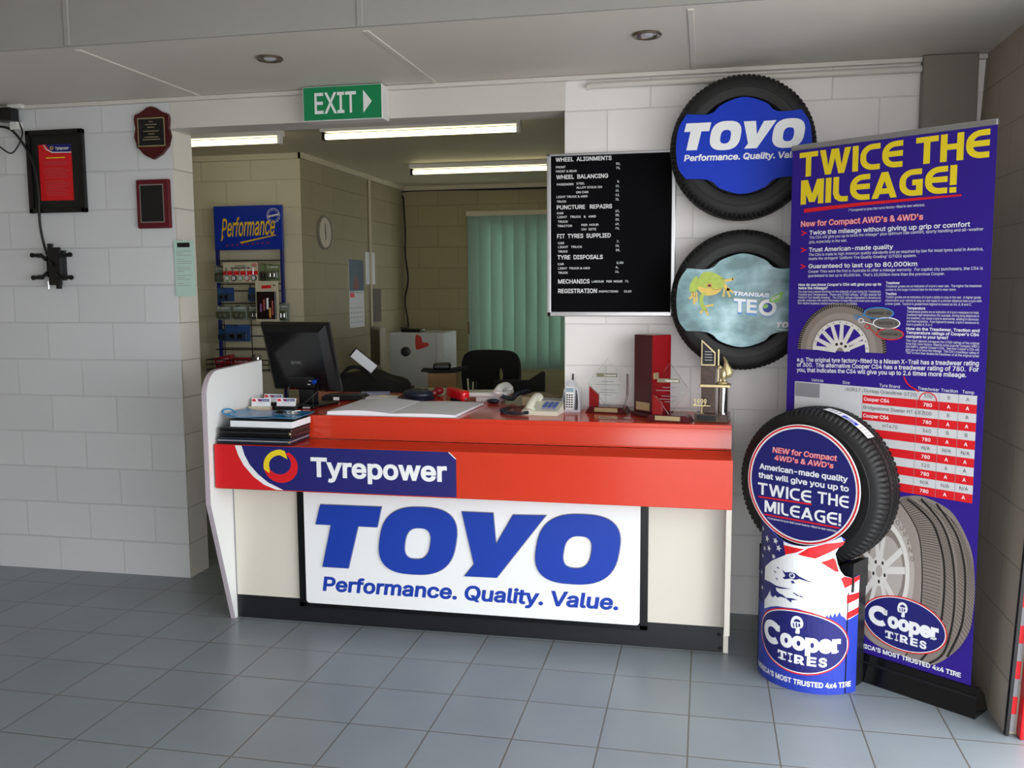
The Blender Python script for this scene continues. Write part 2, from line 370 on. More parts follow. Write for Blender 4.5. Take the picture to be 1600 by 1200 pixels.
# right side wall leans out a little towards the top, as it reads in the photograph
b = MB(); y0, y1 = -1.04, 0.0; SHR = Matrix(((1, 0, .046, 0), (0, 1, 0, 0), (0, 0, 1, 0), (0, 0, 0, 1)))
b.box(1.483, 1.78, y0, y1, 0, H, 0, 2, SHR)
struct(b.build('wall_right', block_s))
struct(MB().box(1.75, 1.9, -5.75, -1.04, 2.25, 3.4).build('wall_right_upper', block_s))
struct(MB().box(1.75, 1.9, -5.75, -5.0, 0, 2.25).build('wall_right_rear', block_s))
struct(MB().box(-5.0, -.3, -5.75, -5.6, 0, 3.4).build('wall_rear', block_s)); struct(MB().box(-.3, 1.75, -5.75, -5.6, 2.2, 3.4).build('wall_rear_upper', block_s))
struct(MB().box(1.337, 1.558, -.058, -.002, 0, H - .002, .004).build('trim_1', steel))
b = MB()
for x in (-2.105, -.853, .368): b.box(x - .012, x + .012, -.955, -.004, H - .005, H + .001, .002, 1)
struct(b.build('trim_2', ceil_m))
struct(MB().box(-5, 1.6, -.03, -.001, H - .022, H - .001, .004).build('trim_3', paint))
b = MB()
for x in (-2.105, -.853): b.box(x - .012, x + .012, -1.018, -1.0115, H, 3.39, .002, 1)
struct(b.build('trim_4', MATS['bulkhead_shade_paint']))
b = MB(); b.box(-5, -2.45, 1.92, 1.95, H - .04, H); b.box(-2.47, -2.44, 1.92, 4.28, H - .04, H); b.box(-2.47, 2.2, 4.25, 4.28, H - .04, H)
struct(b.build('trim_5', cream_p))
# door edge on the right: rubber seal, checked strip and red door post
struct(MB().box(1.482, 1.493, -1.062, -1.04, 0, 2.3, 0, 2, SHR).build('trim_6', blackp))
dr = MB().box(1.520, 1.66, -1.085, -1.041, 0, 2.3, .006, 2, SHR).build('door_1', mat('red_gloss_paint', '#d8141c', .35)); struct(dr)
b = MB(); c = MB(); d = MB()
for i in range(36): (b if i % 2 else c).box(1.495, 1.514, -1.046, -1.041, .01 + i * .064, .01 + (i + 1) * .064, 0, 2, SHR)
b.build('checked_strip', redp, dr); c.build('checked_strip_grey', greyp, dr)

# ------------------------------------------------------------------ reception counter
ct = thing('reception_counter', 'long reception counter with red top and fascia over white panels and black kickboard', 'counter', (-.6, -.3, 0))
def ctb(mb, name, m, **k):
    mb.v = [(x + .6, y + .3, z) for x, y, z in mb.v]; return mb.build(name, m, ct, **k)
XL, XR = -1.73, .555
prof = [(-.52, 0), (-.70, .595), (-.70, 1.085)] + [(-.70 + .115 * (1 - math.cos(math.radians(a))), 1.085 + .112 * math.sin(math.radians(a))) for a in range(10, 91, 10)] + [(-.165, 1.208), (-.165, .0)]
b = MB(); n = len(prof); b.slab([[(y, z) for y, z in prof]], 0, .02)
b.v = [(-1.756 + y, x, z) for x, y, z in b.v]; sp = ctb(b, 'side_panel', mat('side_panel_white', '#e2e4e2', .4, var=.015))
e = MB(); fl = prof[:-1]
e.v = []; e.f = []
for i, (y, z) in enumerate(fl[:-1]):
    k = len(e.v); y2, z2 = fl[i + 1]; d = Vector((y2 - y, z2 - z)).normalized(); o_ = Vector((-d.y, d.x)) * .0015
    e.add([(-1.758 + .6, y + o_.x + .3, z + o_.y), (-1.734 + .6, y + o_.x + .3, z + o_.y), (-1.734 + .6, y2 + o_.x + .3, z2 + o_.y), (-1.758 + .6, y2 + o_.x + .3, z2 + o_.y)], [(0, 1, 2, 3)])
e.build('edge_strip', edge_m, sp)
b = MB(); b.box(-1.736, .548, -.497, -.43, 0, .113, .002); ctb(b, 'kickboard', black_lam)
b = MB(); b.box(-1.736, .552, -.5, -.43, .113, .664); ctb(b, 'front_panel', white_lam)
b = MB(); b.box(-1.735, -1.733 + .003, -.5016, -.499, .113, .66); ctb(b, 'panel_seam', greyp)
b = MB(); b.box(.534, .556, -.6, 0, .113, .86); b.box(.534, .5545, -.5, 0, 0, .113); ctb(b, 'end_panel', white_lam)
# fascia, ledge and riser run as one curved laminate skin
sk = [(-.43, .660), (-.66, .660), (-.66, .866), (-.445, .866), (-.434, .868), (-.427, .874), (-.423, .885), (-.42, .972)]
b = MB(); b.box(XL, XR, -.66, -.44, .662, .866, .002); ctb(b, 'fascia', red_lam)
b = MB(); vs = []
pr_ = [(-.4275, .8665), (-.4245, .869), (-.4232, .873), (-.4215, .960), (-.38, .960), (-.38, .866)]
for x in (XL, XR): vs += [(x, y, z) for y, z in pr_]
m_ = len(pr_); b.add(vs, [(i, (i + 1) % m_, (i + 1) % m_ + m_, i + m_) for i in range(m_)] + [tuple(range(m_)), tuple(range(m_, 2 * m_))]); ctb(b, 'riser', red_lam, smooth=35)
b = MB(); b.box(XL, XR, -.4235, -.004, .955, .974, .002); b.box(XL, -.24, -.004, .52, .955, .974, .002); ctb(b, 'counter_top', red_lam)
b = MB(); b.box(-1.70, -.27, .40, .43, 0, .955); ctb(b, 'back_panel', white_lam)
for x, z in ((.515, .078), (.52, .018)): b = MB(); b.cyl((x, -.4985, z), (x, -.496, z), .009, 14); ctb(b, 'screw_hole', blackm)

# logo sign under the counter
t = thing('advertising_sign', 'large white sign with raised blue lettering in black frame on the counter front', 'sign', (-.593, -.503, .085))
ox, oz = -.593, .085
b = MB(); X0, X1, Z0_, Z1_ = -1.402, .213, .082, .66
for bx in ((X0, X0 + .036), (X1 - .034, X1)): b.box(bx[0] - ox, bx[1] - ox, -.018, .001, Z0_ - oz, Z1_ - oz, .002)
b.box(X0 - ox, X1 - ox, -.018, .001, Z0_ - oz, .104 - oz, .002); b.build('frame', blackg, t)
sx0, sz0, sx1, sz1 = X0 + .036 - ox, .104 - oz, X1 - .034 - ox, Z1_ - oz
r = .016; lp = arc(sx0 + r, sz0 + r, r, r, 180, 270, 5) + arc(sx1 - r, sz0 + r, r, r, 270, 360, 5) + [(sx1, sz1), (sx0, sz1)]
MB().slab([lp], -.022, .001).build('sign_face', white, t)
for k, lps in enumerate(logo_loops(-1.306 - ox, .280 - oz, 1.409, .297)):
    o1 = MB().slab([[p for p in l] for l in lps], -.030, -.0215).build('raised_letter', royal, t)
    g = G(flat(-.0222)); 
    for q, l in enumerate(lps):
        g.stroke('o', l, .007, 1, True)
    g.build(o1, {'o': ('letter_outline', greyp)})
g = G(flat(-.0222)); g.text('t', 'Performance. Quality. Value.', -1.284 - ox, .169 - oz, .066, 1.371, off=.028, shear=.12); g.build(t, {'t': ('tagline', royal)})

# fascia sign
t = thing('fascia_sign', 'red and navy name sign with yellow and red ring emblem on the red counter fascia', 'sign', (-1.16, -.6615, .668))
L_ = lambda x, z: (x + 1.16, z - .668)
MB().slab([[L_(-1.727, .668), L_(-.596, .668), L_(-.596, .836), L_(-.626, .864), L_(-1.727, .864)]], -.003, .0005).build('sign_plate', navyp, t)
g = G(flat(-.0032))
top, bot = .864, .668
cur = [(-1.625, top), (-1.61, .82), (-1.585, .775), (-1.54, .725), (-1.49, .69), (-1.43, bot)]
cur2 = [(-1.592, top), (-1.578, .82), (-1.555, .778), (-1.515, .735), (-1.468, .70), (-1.395, bot)]
g.poly('n', [L_(*p) for p in [(-1.592, top), (-.626, top), (-.596, .836), (-.596, bot), (-1.395, bot)] + cur2[::-1][1:]], 1)
g.poly('r', [L_(*p) for p in [(-1.727, top)] + cur + [(-1.727, bot)]], 1)
g.poly('w', [L_(*p) for p in cur2 + cur[::-1]], 2)
g.stroke('w', [L_(-.628, .8635), L_(-.5965, .835)], .004, 2)
cx, cz = -1.405, .775
oo = [(cx + .082 * math.cos(math.radians(a)), cz + .074 * math.sin(math.radians(a))) for a in range(-190, 70, 10)]
ii = [(cx - .006 + .056 * math.cos(math.radians(a)), cz + .014 + .050 * math.sin(math.radians(a))) for a in range(-190, 70, 10)]
g.poly('r', [L_(*p) for p in oo + ii[::-1]], 2)
yo = [(cx + .083 * math.cos(math.radians(a)), cz + .076 * math.sin(math.radians(a))) for a in range(88, 200, 8)] + [(cx - .055, cz - .032)]
yi = [(cx - .0 + .056 * math.cos(math.radians(a)), cz + .005 + .046 * math.sin(math.radians(a))) for a in range(84, 200, 8)]
g.poly('y', [L_(*p) for p in [(cx + .022, cz + .070), (cx + .034, cz + .034)] + yi[1:] + yo[::-1]], 3)
g.text('w', 'Tyrepower', -1.262 + 1.16, .738 - .668, .084, .625, off=.028, layer=2)
g.build(t, {'n': ('navy_panel', navy), 'r': ('red_panel', redp), 'w': ('lettering', white), 'y': ('yellow_arc', yellow)})

# ------------------------------------------------------------------ things on the wall, left to right
t = thing('picture_frame', 'wide black picture frame round a red notice on the left block wall', 'frame', (-2.963, -.001, 1.975))
b = MB(); w2, h_ = .171, .435
for bx in ((-w2, -w2 + .026, 0, h_), (w2 - .026, w2, 0, h_), (-w2, w2, 0, .026), (-w2, w2, h_ - .026, h_)): b.box(bx[0], bx[1], -.028, 0, bx[2], bx[3], .004)
b.build('frame', blackg, t); MB().box(-w2 + .01, w2 - .01, -.012, -.001, .01, h_ - .01).build('mount_board', mat('charcoal_board', '#141513', .6), t)
g = G(flat(-.0125)); g.poly('r', rect(-.104, .066, .096, .36), 1)
g.poly('n', [(-.058, .36), (.096, .36), (.096, .32), (-.01, .318), (-.04, .335)], 2); g.stroke('w', [(-.072, .36), (-.055, .335), (-.02, .318), (.096, .316)], .005, 3)
g.text('w', 'Tyrepower', .0, .332, .014, .08, off=.02, layer=3); g.ring('y', -.022, .341, .010, .009, .004, 3, 20)
random.seed(3)
g.stroke('y', [(-.06, .29), (.055, .29)], .006, 2)
for k in range(16):
    z = .268 - k * .0115
    if k in (2, 8): continue
    g.stroke('l', [(-.085 + random.random() * .02, z), (.045 + random.random() * .04, z)], .003, 2)
g.build(t, {'r': ('red_notice', redp), 'n': ('header', navy), 'w': ('header_lettering', white), 'y': ('yellow_marks', yellow), 'l': ('text_lines', mat('faded_red', '#b8505a', .5))})

t = thing('shield_plaque', 'shield shaped dark wooden award plaque high on the wall left of the opening', 'plaque', (-2.383, -.001, 2.236))
sh = [(0, 0), (.05, .025), (.088, .065), (.103, .115), (.094, .16), (.1, .205), (.094, .228), (.06, .24), (.025, .262), (0, .268)]
sh = sh + [(-x, z) for x, z in sh[::-1][1:-1]]
MB().slab([sh], -.022, 0).build('wooden_shield', mahog, t); MB().slab([[(x * .93, .0095 + z * .93) for x, z in sh]], -.026, -.02).build('raised_face', mahog, t)
g = G(flat(-.0262)); g.poly('g', rect(-.078, .065, .078, .21), 1); g.poly('b', rect(-.073, .07, .073, .205), 2)
for k, (z, ww) in enumerate(((.19, .012), (.176, .034), (.162, .02), (.142, .045), (.128, .018), (.112, .04), (.1, .05))): g.stroke('l', [(-ww, z), (ww, z)], .0035, 3)
g.build(t, {'g': ('gold_border', gold), 'b': ('black_plate', blk), 'l': ('engraving', gold)})

t = thing('award_plaque', 'rectangular mahogany award plaque with blank looking black plate below the shield plaque', 'plaque', (-2.395, -.001, 1.882))
MB().box(-.097, .097, -.022, 0, 0, .253, .008, 2).build('wooden_board', mat('plaque_wood', '#5e1020', .3, var=.2, scale=14), t)
g = G(flat(-.0222)); g.poly('g', rect(-.075, .03, .064, .227), 1); g.poly('b', rect(-.07, .035, .059, .222), 2); g.build(t, {'g': ('silver_border', alu), 'b': ('black_plate', blk)})

t = thing('paper_notice', 'pale green printed paper pad hanging at the left corner of the opening', 'notice', (-2.238, -.004, 1.527), 0)
def curl(x, z, l): return (x, -.0015 - l * .0004 - .012 * (z / .29 - .5) ** 2, z)
pg = G(curl); mint = mat('pale_green_paper', '#b9d6cd', .7, var=.02)
b = MB(); N_ = 10
for k in range(N_ + 1):
    z = .29 * k / N_; b.v += [curl(-.057, z, 0), (-.057, .003, z), curl(.056, z, 0), (.056, .003, z)]
for k in range(N_):
    a = 4 * k; b.f += [(a, a + 2, a + 6, a + 4), (a + 1, a + 5, a + 7, a + 3), (a, a + 4, a + 5, a + 1), (a + 2, a + 3, a + 7, a + 6)]
b.f += [(0, 1, 3, 2), (4 * N_, 4 * N_ + 2, 4 * N_ + 3, 4 * N_ + 1)]
b.build('paper_pad', mint, t)
pg.poly('k', rect(-.037, .255, .035, .279), 2); random.seed(5)
for k in range(18):
    z = .235 - k * .0105
    if k % 4 == 3: continue
    pg.stroke('l', [(-.045, z), (-.045 + (.03 if k % 3 == 1 else .075) + random.random() * .015, z)], .002, 2)
pg.build(t, {'k': ('dark_heading', blk), 'l': ('printed_lines', greyp)})

t = thing('tv_wall_bracket', 'empty black television mounting bracket with four arms on the left wall', 'bracket', (-2.985, -.001, 1.69))
MB().box(-.045, .045, -.022, 0, -.075, .085, .004).build('wall_plate', blackp, t)
MB().box(-.04, .045, -.06, -.022, -.06, .06, .008).build('swivel_block', blackg, t)
for sx in (-1, 1):
    for sz in (-1, 1):
        b = MB(); b.box(-.016 + sx * .07, .016 + sx * .07, -.07, -.062, -.012 + sz * .058, .012 + sz * .058, .003)
        b.tube([(sx * .03, -.066, sz * .035), (sx * .06, -.066, sz * .058), (sx * .115, -.066, sz * .06)], .0105, 8); b.cyl((sx * .115, -.07, sz * .06), (sx * .115, -.062, sz * .06), .013, 14); b.build('arm', blackp, t)
b = MB(); b.box(-.02, .055, -.07, -.055, -.1, .1, .004); b.box(.03, .05, -.08, -.055, -.12, -.07, .003); b.box(-.015, .01, -.075, -.055, .09, .12, .003); b.build('centre_plate', blackp, t)
MB().cyl((-.03, -.06, -.12), (-.03, -.06, -.08), .006).build('steel_bolt', chrome, t)

t = thing('wall_box', 'small black box with white socket under the ceiling at far left', 'box', (-3.215, -.05, 2.46))
MB().box(-.05, .05, -.04, .03, -.005, .065, .008).build('body', blackg, t); MB().box(.01, .055, .0, .047, -.045, -.004, .003).build('white_socket', wplast, t)
MB().box(.0, .09, .0, .05, .066, .086, .004).build('ceiling_mount', wplast, t)
tag(MB().tube(spline([(-3.30, -.03, 2.44), (-3.2, -.035, 2.41), (-3.1, -.035, 2.27), (-3.065, -.035, 2.1), (-3.068, -.034, 1.92), (-3.045, -.035, 1.79), (-2.99, -.07, 1.72), (-2.965, -.085, 1.69)], 8), .0065, 8).build('black_cable', cablem, None, smooth=60), 'thick black cable running down the left wall to the television bracket', 'cable')
tag(MB().tube(spline([(-3.17, -.03, 2.47), (-3.145, -.03, 2.40), (-3.165, -.045, 2.33), (-3.20, -.06, 2.29), (-3.27, -.06, 2.33)], 8), .004, 8).build('thin_cable', cablem, None, smooth=60), 'thin looped lead hanging below the small black box at far left', 'cable')

# exit sign
t = thing('exit_sign', 'green illuminated exit sign box with white letters and arrow above the opening', 'sign', (-1.30, -.002, 2.375))
MB().box(-.205, .205, -.1, 0, .0, .165, .004).build('sign_box', wplast, t)
green = mat('exit_green', '#0e7a4c', .35, emit='#0e7a4c', estr=.12)
g = G(flat(-.1003)); g.poly('g', rect(-.2, .004, .2, .161), 1)
g.text('w', 'EXIT', -.143, .036, .098, .215, off=.012, layer=2); g.poly('w', [(.108, .03), (.108, .138), (.152, .084)], 2)
g.build(t, {'g': ('green_face', green), 'w': ('lettering', white)})

# downlights
def downlight(x, y, label):
    t = thing('downlight', label, 'downlight', (x, y, H), 0, 'ceiling downlights')
    MB().lathe([(.036, -.0005), (.054, -.0005), (.058, -.006), (.052, -.012), (.04, -.009), (.036, -.003)], 36, capb=False, capt=False).build('trim_ring', mat('dull_bronze', '#8d8274', .3, metal=.8), t, smooth=40)
    MB().lathe([(.0375, -.004), (.03, .0), (.012, -.001)], 30, capb=False).build('reflector', chrome, t, smooth=40)
    MB().sphere((0, 0, -.002), .028, .028, .012).build('lens', silver, t, smooth=60)
downlight(-1.40, -.655, 'round recessed downlight in the ceiling above the exit sign'); downlight(.197, -.66, 'round recessed downlight with convex lens in the ceiling above the price board')
tag(MB().tube([(-.12, -.03, 2.487), (-.10, -.032, 2.492), (1.335, -.032, 2.492)], .015, 12).build('conduit_pipe', paint, None, smooth=50), 'white painted conduit pipe running along the top of the right wall', 'pipe')

# ------------------------------------------------------------------ price board
t = thing('price_board', 'black felt price board with white lettering in an aluminium frame right of the opening', 'board', (-.008, -.001, 1.424))
Wb, Hb = .606, .766
b = MB()
for bx in ((-Wb / 2, -Wb / 2 + .02, 0, Hb), (Wb / 2 - .02, Wb / 2, 0, Hb), (-Wb / 2, Wb / 2, 0, .022), (-Wb / 2, Wb / 2, Hb - .0115, Hb)): b.box(bx[0], bx[1], -.0225, 0, bx[2], bx[3], .003)
b.build('frame', alu, t); MB().box(-Wb / 2 + .012, Wb / 2 - .012, -.015, -.001, .012, Hb - .0115).build('felt_board', mat('black_felt', '#0a0a0d', .9, var=.2, scale=200, spec=.1), t)
rows = '''WHEEL  ALIGNMENTS|116|497|138|27;FRONT|118|185|182|14;55,|527|556|171|14;FRONT & REAR|118|261|210|14;75,|528|556|199|14;WHEEL  BALANCING|120|474|254|27;PASSENGER|124|240|297|14;STEEL|259|316|294|14;8,|537|550|287|14
ALLOY STICK ON|258|433|321|14;10,|526|550|317|14;ON CAR|257|341|352|14;10,|526|548|347|14;LIGHT TRUCK & 4WD|122|335|380|14;12,|525|552|376|14;TRUCK|123|190|411|14;35,|525|549|405|14;PUNCTURE   REPAIRS|124|502|456|27
CAR|124|170|489|14;25,|525|552|482|14;LIGHT   TRUCK   &   4WD|128|393|515|14;28,|525|552|509|14;TRUCK|131|201|546|14;39,|525|552|539|14;TRACTOR|128|230|575|14;PER  HOUR|294|411|571|14;69,|525|552|569|14;ON  SITE|294|395|600|14;79,|525|553|598|14
FIT  TYRES  SUPPLIED|126|494|650|28;CAR|132|175|690|14;7,|535|552|684|14;LIGHT   TRUCK|133|300|717|14;10,|527|552|713|14;TRUCK|133|200|747|14;20,|529|557|742|14;TYRE  DISPOSALS|128|441|793|28;CAR|130|173|832|14;2,50|535|581|827|14
LIGHT  TRUCK & 4WD|133|353|861|14;6,|529|548|856|14;TRUCK|133|201|891|14;14,|526|551|886|14;MECHANICS|133|351|957|28;LABOUR   PER  HOUR|366|575|952|14;79,|593|617|952|14;REGISTRATION|133|402|1022|29;INSPECTIONS|415|546|1019|13;33,80|585|637|1019|13'''
g = G(flat(-.0155))
for rw in rows.replace('\n', ';').split(';'):
    s_, a, c_, y, cap = rw.split('|'); a, c_, y, cap = float(a), float(c_), float(y), float(cap)
    g.text('w', s_, -Wb / 2 + (a - 55) * .000695, Hb - .006 - (y - 95) * .0007, cap * .0007, (c_ - a) * .000695, off=.016 if cap > 20 else .012)
g.build(t, {'w': ('lettering', white)})
g = G(flat(-.0229)); g.stroke('k', [(-.262, .013), (-.257, .008), (-.252, .014)], .0025); g.stroke('k', [(-.24, .011), (-.12, .011)], .002); g.build(t, {'k': ('maker_mark', greyp)})

# ------------------------------------------------------------------ tyres
def tyre_mb(R=.314, W=.095, N=360, groove=True):
    half = [(.205, .078, 0), (.212, .088, 0), (.232, .0945, 0), (.250, .095, 0), (.2515, .0975, 0), (.256, .0975, 0), (.2575, .0945, 0), (.275, .092, 0), (.288, .087, 0), (.297, .081, 1), (.3045, .073, 1), (.3095, .064, 1), (.3115, .046, 1), (.3045, .0455, 0), (.3045, .0375, 0), (.3125, .037, 2), (.314, .013, 2), (.3065, .0125, 0), (.3065, .0045, 0), (.314, .004, 2)]
    prof = [(r, -y, g) for r, y, g in half] + [(r, y, g) for r, y, g in half[::-1]] + [(.215, .070, 0), (.262, .07, 0), (.285, .045, 0), (.29, 0, 0), (.285, -.045, 0), (.262, -.07, 0), (.215, -.070, 0)]
    b = MB(); n = len(prof)
    for i in range(N):
        a = 2 * PI * i / N
        for j, (r, y, g) in enumerate(prof):
            rr = r
            if g == 1 and i % 4 == 0: rr -= .0065
            if g == 2 and (i + (2 if y > 0 else 0)) % 4 == 0: rr -= .003
            b.v.append((rr * math.cos(a), y, rr * math.sin(a)))
    for i in range(N):
        k = (i + 1) % N
        for j in range(n): b.f.append((i * n + j, i * n + (j + 1) % n, k * n + (j + 1) % n, k * n + j))
    return b
tyre_proto = tyre_mb().build('tyre', rubber, None, smooth=32)
def place_tyre(o, x, y, z, rz, label): o.location = (x, y, z); o.rotation_euler = (0, 0, rz); return tag(o, label, 'tyre', 'display tyres')
place_tyre(tyre_proto, .584, -.122, 2.167, 0, 'black tyre hung high on the wall round a plain blue sign')
ty2 = tyre_proto.copy(); COL.objects.link(ty2); place_tyre(ty2, .594, -.122, 1.5, 0, 'black tyre hung on the wall round the green frog sign')
TA = math.radians(33.8)
ty3 = tyre_proto.copy(); COL.objects.link(ty3); place_tyre(ty3, .888, -.607, .771, -TA, 'black tyre standing upright on the blue cardboard floor stand')
# paper sticker on the tread of the standing tyre
def tread_map(a, y, l): return ((.3152 + l * .0004) * math.cos(a), y, (.3152 + l * .0004) * math.sin(a))
g = G(tread_map, .05); a0, a1 = math.radians(44), math.radians(82)
g.poly('w', [(a0, -.062), (a1, -.062), (a1, -.008), (a0, -.008)], 1)
g.poly('b', [(a0 + .21, -.058), (a0 + .42, -.058), (a0 + .42, -.03), (a0 + .21, -.03)], 2); g.stroke('w', [(a0 + .24, -.05), (a0 + .39, -.05)], .004, 3); g.stroke('w', [(a0 + .26, -.04), (a0 + .36, -.04)], .004, 3)
for k in range(4): g.stroke('k', [(a0 + .03 + k * .045, -.058), (a0 + .03 + k * .045, -.014)], .006, 2)
for k in range(3): g.stroke('k', [(a0 + .48 + k * .05, -.05), (a0 + .48 + k * .05, -.02)], .012, 2)
g.build(ty3, {'w': ('paper_sticker', white), 'b': ('blue_mark', blue2), 'k': ('sticker_print', blk)})

def insert_outline(cx, cz): # wavy insert that fills the tyre, wings lying over the sidewalls
    P = [(-.283, .03), (-.272, .09), (-.243, .137), (-.235, .142), (-.165, .137), (-.125, .147), (-.09, .178), (0, .2045), (.09, .178), (.125, .147), (.165, .137), (.235, .142), (.243, .137), (.272, .09), (.283, .03), (.283, -.03), (.272, -.09), (.243, -.130), (.235, -.134), (.165, -.137), (.125, -.150), (.09, -.18), (0, -.2045), (-.09, -.18), (-.125, -.150), (-.165, -.137), (-.235, -.134), (-.243, -.130), (-.272, -.09), (-.283, -.03)]
    return [(cx + x, cz + z) for x, z in spline(P, 5, True)]
t = thing('tyre_insert_sign', 'blue printed insert sign with white lettering filling the upper wall tyre', 'sign', (.584, -.2325, 2.165), 0, 'tyre insert signs')
MB().slab([insert_outline(0, 0)], -.004, .012).build('sign_panel', blue2, t)
g = G(flat(-.0042))
for lps in logo_loops(-.250, -.013, .508, .117): g.poly('w', lps)
g.text('w', 'Performance. Quality. Value.', -.249, -.057, .026, .505, off=.028, shear=.12); g.build(t, {'w': ('lettering', white)})

# frog sign
sky = bpy.data.materials.new('cloudy_teal_print'); sky.use_nodes = True; nt = sky.node_tree; bs = nt.nodes['Principled BSDF']; bs.inputs['Roughness'].default_value = .35
tc = nt.nodes.new('ShaderNodeTexCoord'); mp = nt.nodes.new('ShaderNodeMapping'); mp.inputs['Scale'].default_value = (4, 4, 6); nz = nt.nodes.new('ShaderNodeTexNoise'); nz.inputs['Scale'].default_value = 1.5; nz.inputs['Detail'].default_value = 9
cr = nt.nodes.new('ShaderNodeValToRGB'); cr.color_ramp.elements[0].position = .40; cr.color_ramp.elements[0].color = (*lin('#4e7478'), 1); cr.color_ramp.elements[1].position = .68; cr.color_ramp.elements[1].color = (*lin('#b4d6df'), 1); e3 = cr.color_ramp.elements.new(.54); e3.color = (*lin('#7ba3ab'), 1)
nt.links.new(tc.outputs['Object'], mp.inputs[0]); nt.links.new(mp.outputs[0], nz.inputs['Vector']); nt.links.new(nz.outputs['Fac'], cr.inputs[0]); nt.links.new(cr.outputs[0], bs.inputs['Base Color'])
t = thing('tyre_insert_sign', 'cloudy teal insert sign with a green tree frog filling the lower wall tyre', 'sign', (.594, -.2325, 1.5), 0, 'tyre insert signs')
MB().slab([insert_outline(0, 0)], -.004, .012).build('sign_panel', sky, t)
# frog drawn on measured picture points: px / 7.5 crop -> sign plane
f = lambda x, y: ((x - 770) / 7.5 * .00277, -(y - 530) / 7.5 * .00277 )
g = G(flat(-.0042))
frog_g = mat('frog_green_print', '#a3b83a', .4, var=.25, scale=60); frog_y = mat('frog_yellow_print', '#d9b84a', .4, var=.15, scale=60); frog_d = mat('frog_dark_print', '#6f7f2a', .4)
body = spline([(245, 300), (300, 205), (390, 188), (470, 215), (545, 265), (560, 330), (530, 390), (450, 430), (360, 445), (290, 435), (245, 380)], 6, True)
g.poly('g', [f(*p) for p in spline([(235, 238), (255, 300), (245, 400), (190, 435), (152, 410), (160, 340), (190, 275)], 5, True)], 1)
g.poly('y', [f(*p) for p in spline([(250, 370), (300, 445), (380, 470), (470, 450), (530, 395), (480, 380), (380, 385), (300, 370)], 5, True)], 3)
g.poly('g', [f(*p) for p in body], 2)
g.poly('y', [f(*p) for p in spline([(300, 420), (380, 400), (470, 408), (528, 385), (470, 445), (370, 472), (310, 450)], 5, True)], 4)
for pts, ww in (([(330, 440), (295, 490), (298, 560), (325, 625), (352, 640)], 44), ([(555, 330), (580, 380), (610, 400)], 40), ([(205, 425), (208, 500), (212, 560)], 24), ([(180, 430), (190, 470), (160, 500)], 22), ([(235, 425), (240, 480), (236, 530)], 20), ([(545, 300), (590, 290), (660, 275)], 30), ([(325, 625), (290, 670)], 20), ([(345, 635), (372, 695)], 22), ([(340, 600), (380, 590), (425, 582)], 22), ([(590, 385), (660, 430)], 22), ([(590, 400), (622, 475)], 22), ([(560, 390), (552, 470)], 18)):
    L2 = spline(pts, 5) if len(pts) > 2 else pts
    g.stroke('y' if ww < 42 else 'g', [f(*p) for p in L2], ww / 7.5 * .00277, 1 if ww < 42 else 5); g.poly('y', ell(*f(*pts[-1]), .0055, .005, 12), 3 if ww < 30 else 1)
g.poly('o', ell(*f(388, 350), .011, .010, 20), 5); g.poly('k', ell(*f(386, 352), .007, .0045, 16), 6); g.stroke('d', [f(*p) for p in spline([(420, 385), (470, 402), (530, 378)], 5)], .0025, 6); g.stroke('d', [f(515, 270), f(575, 272)], .004, 6)
g.text('lb', 'TRANSAS', f(672, 452)[0], f(680, 474)[1], .0165, .152, off=.04, shear=.1, layer=3, slope=-.06); g.text('w', 'TRANSAS', f(668, 452)[0], f(680, 466)[1], .0165, .152, off=.03, shear=.1, layer=4, slope=-.06)
g.text('lb', 'TE', f(672, 590)[0], f(0, 675)[1], .064, .100, off=.05, layer=3, slope=-.07); g.text('w', 'TE', f(674, 590)[0], f(0, 655)[1], .056, .098, off=.03, layer=4, slope=-.07)
o_ = f(1062, 615); g.poly('w', [ell(*o_, .037, .036, 36), ell(*o_, .021, .021, 30)], 4); g.poly('lb', [ell(o_[0], o_[1] - .003, .038, .037, 36), ell(*o_, .021, .021, 30)], 3); g.poly('bl', ell(*o_, .0205, .0205, 30), 4); g.poly('gr', ell(o_[0] - .008, o_[1] + .006, .012, .009, 18, .5), 5)
g.poly('gr', [f(*p) for p in spline([(1078, 545), (1100, 490), (1170, 455), (1235, 425), (1225, 485), (1180, 545), (1120, 555)], 5, True)], 5); g.text('w', 'ECO', f(1105, 545)[0], f(0, 532)[1], .012, .034, off=.03, layer=6, slope=.42)
for lps in logo_loops(f(1168, 0)[0], f(0, 848)[1], .108, .024): g.poly('w', lps, 3)
g.stroke('w', [f(1170, 868), f(1400, 885)], .0025, 3)
g.build(t, {'g': ('frog_body', frog_g), 'y': ('frog_belly_and_toes', frog_y), 'o': ('frog_eye', mat('amber_print', '#c98a2a', .4)), 'k': ('frog_pupil', blk), 'd': ('frog_lines', frog_d), 'w': ('lettering', white), 'lb': ('letter_shadow', mat('logo_blue_print', '#4f8fcf', .4)), 'bl': ('globe', royal), 'gr': ('leaf', mat('leaf_green_print', '#7cbf3e', .4))})

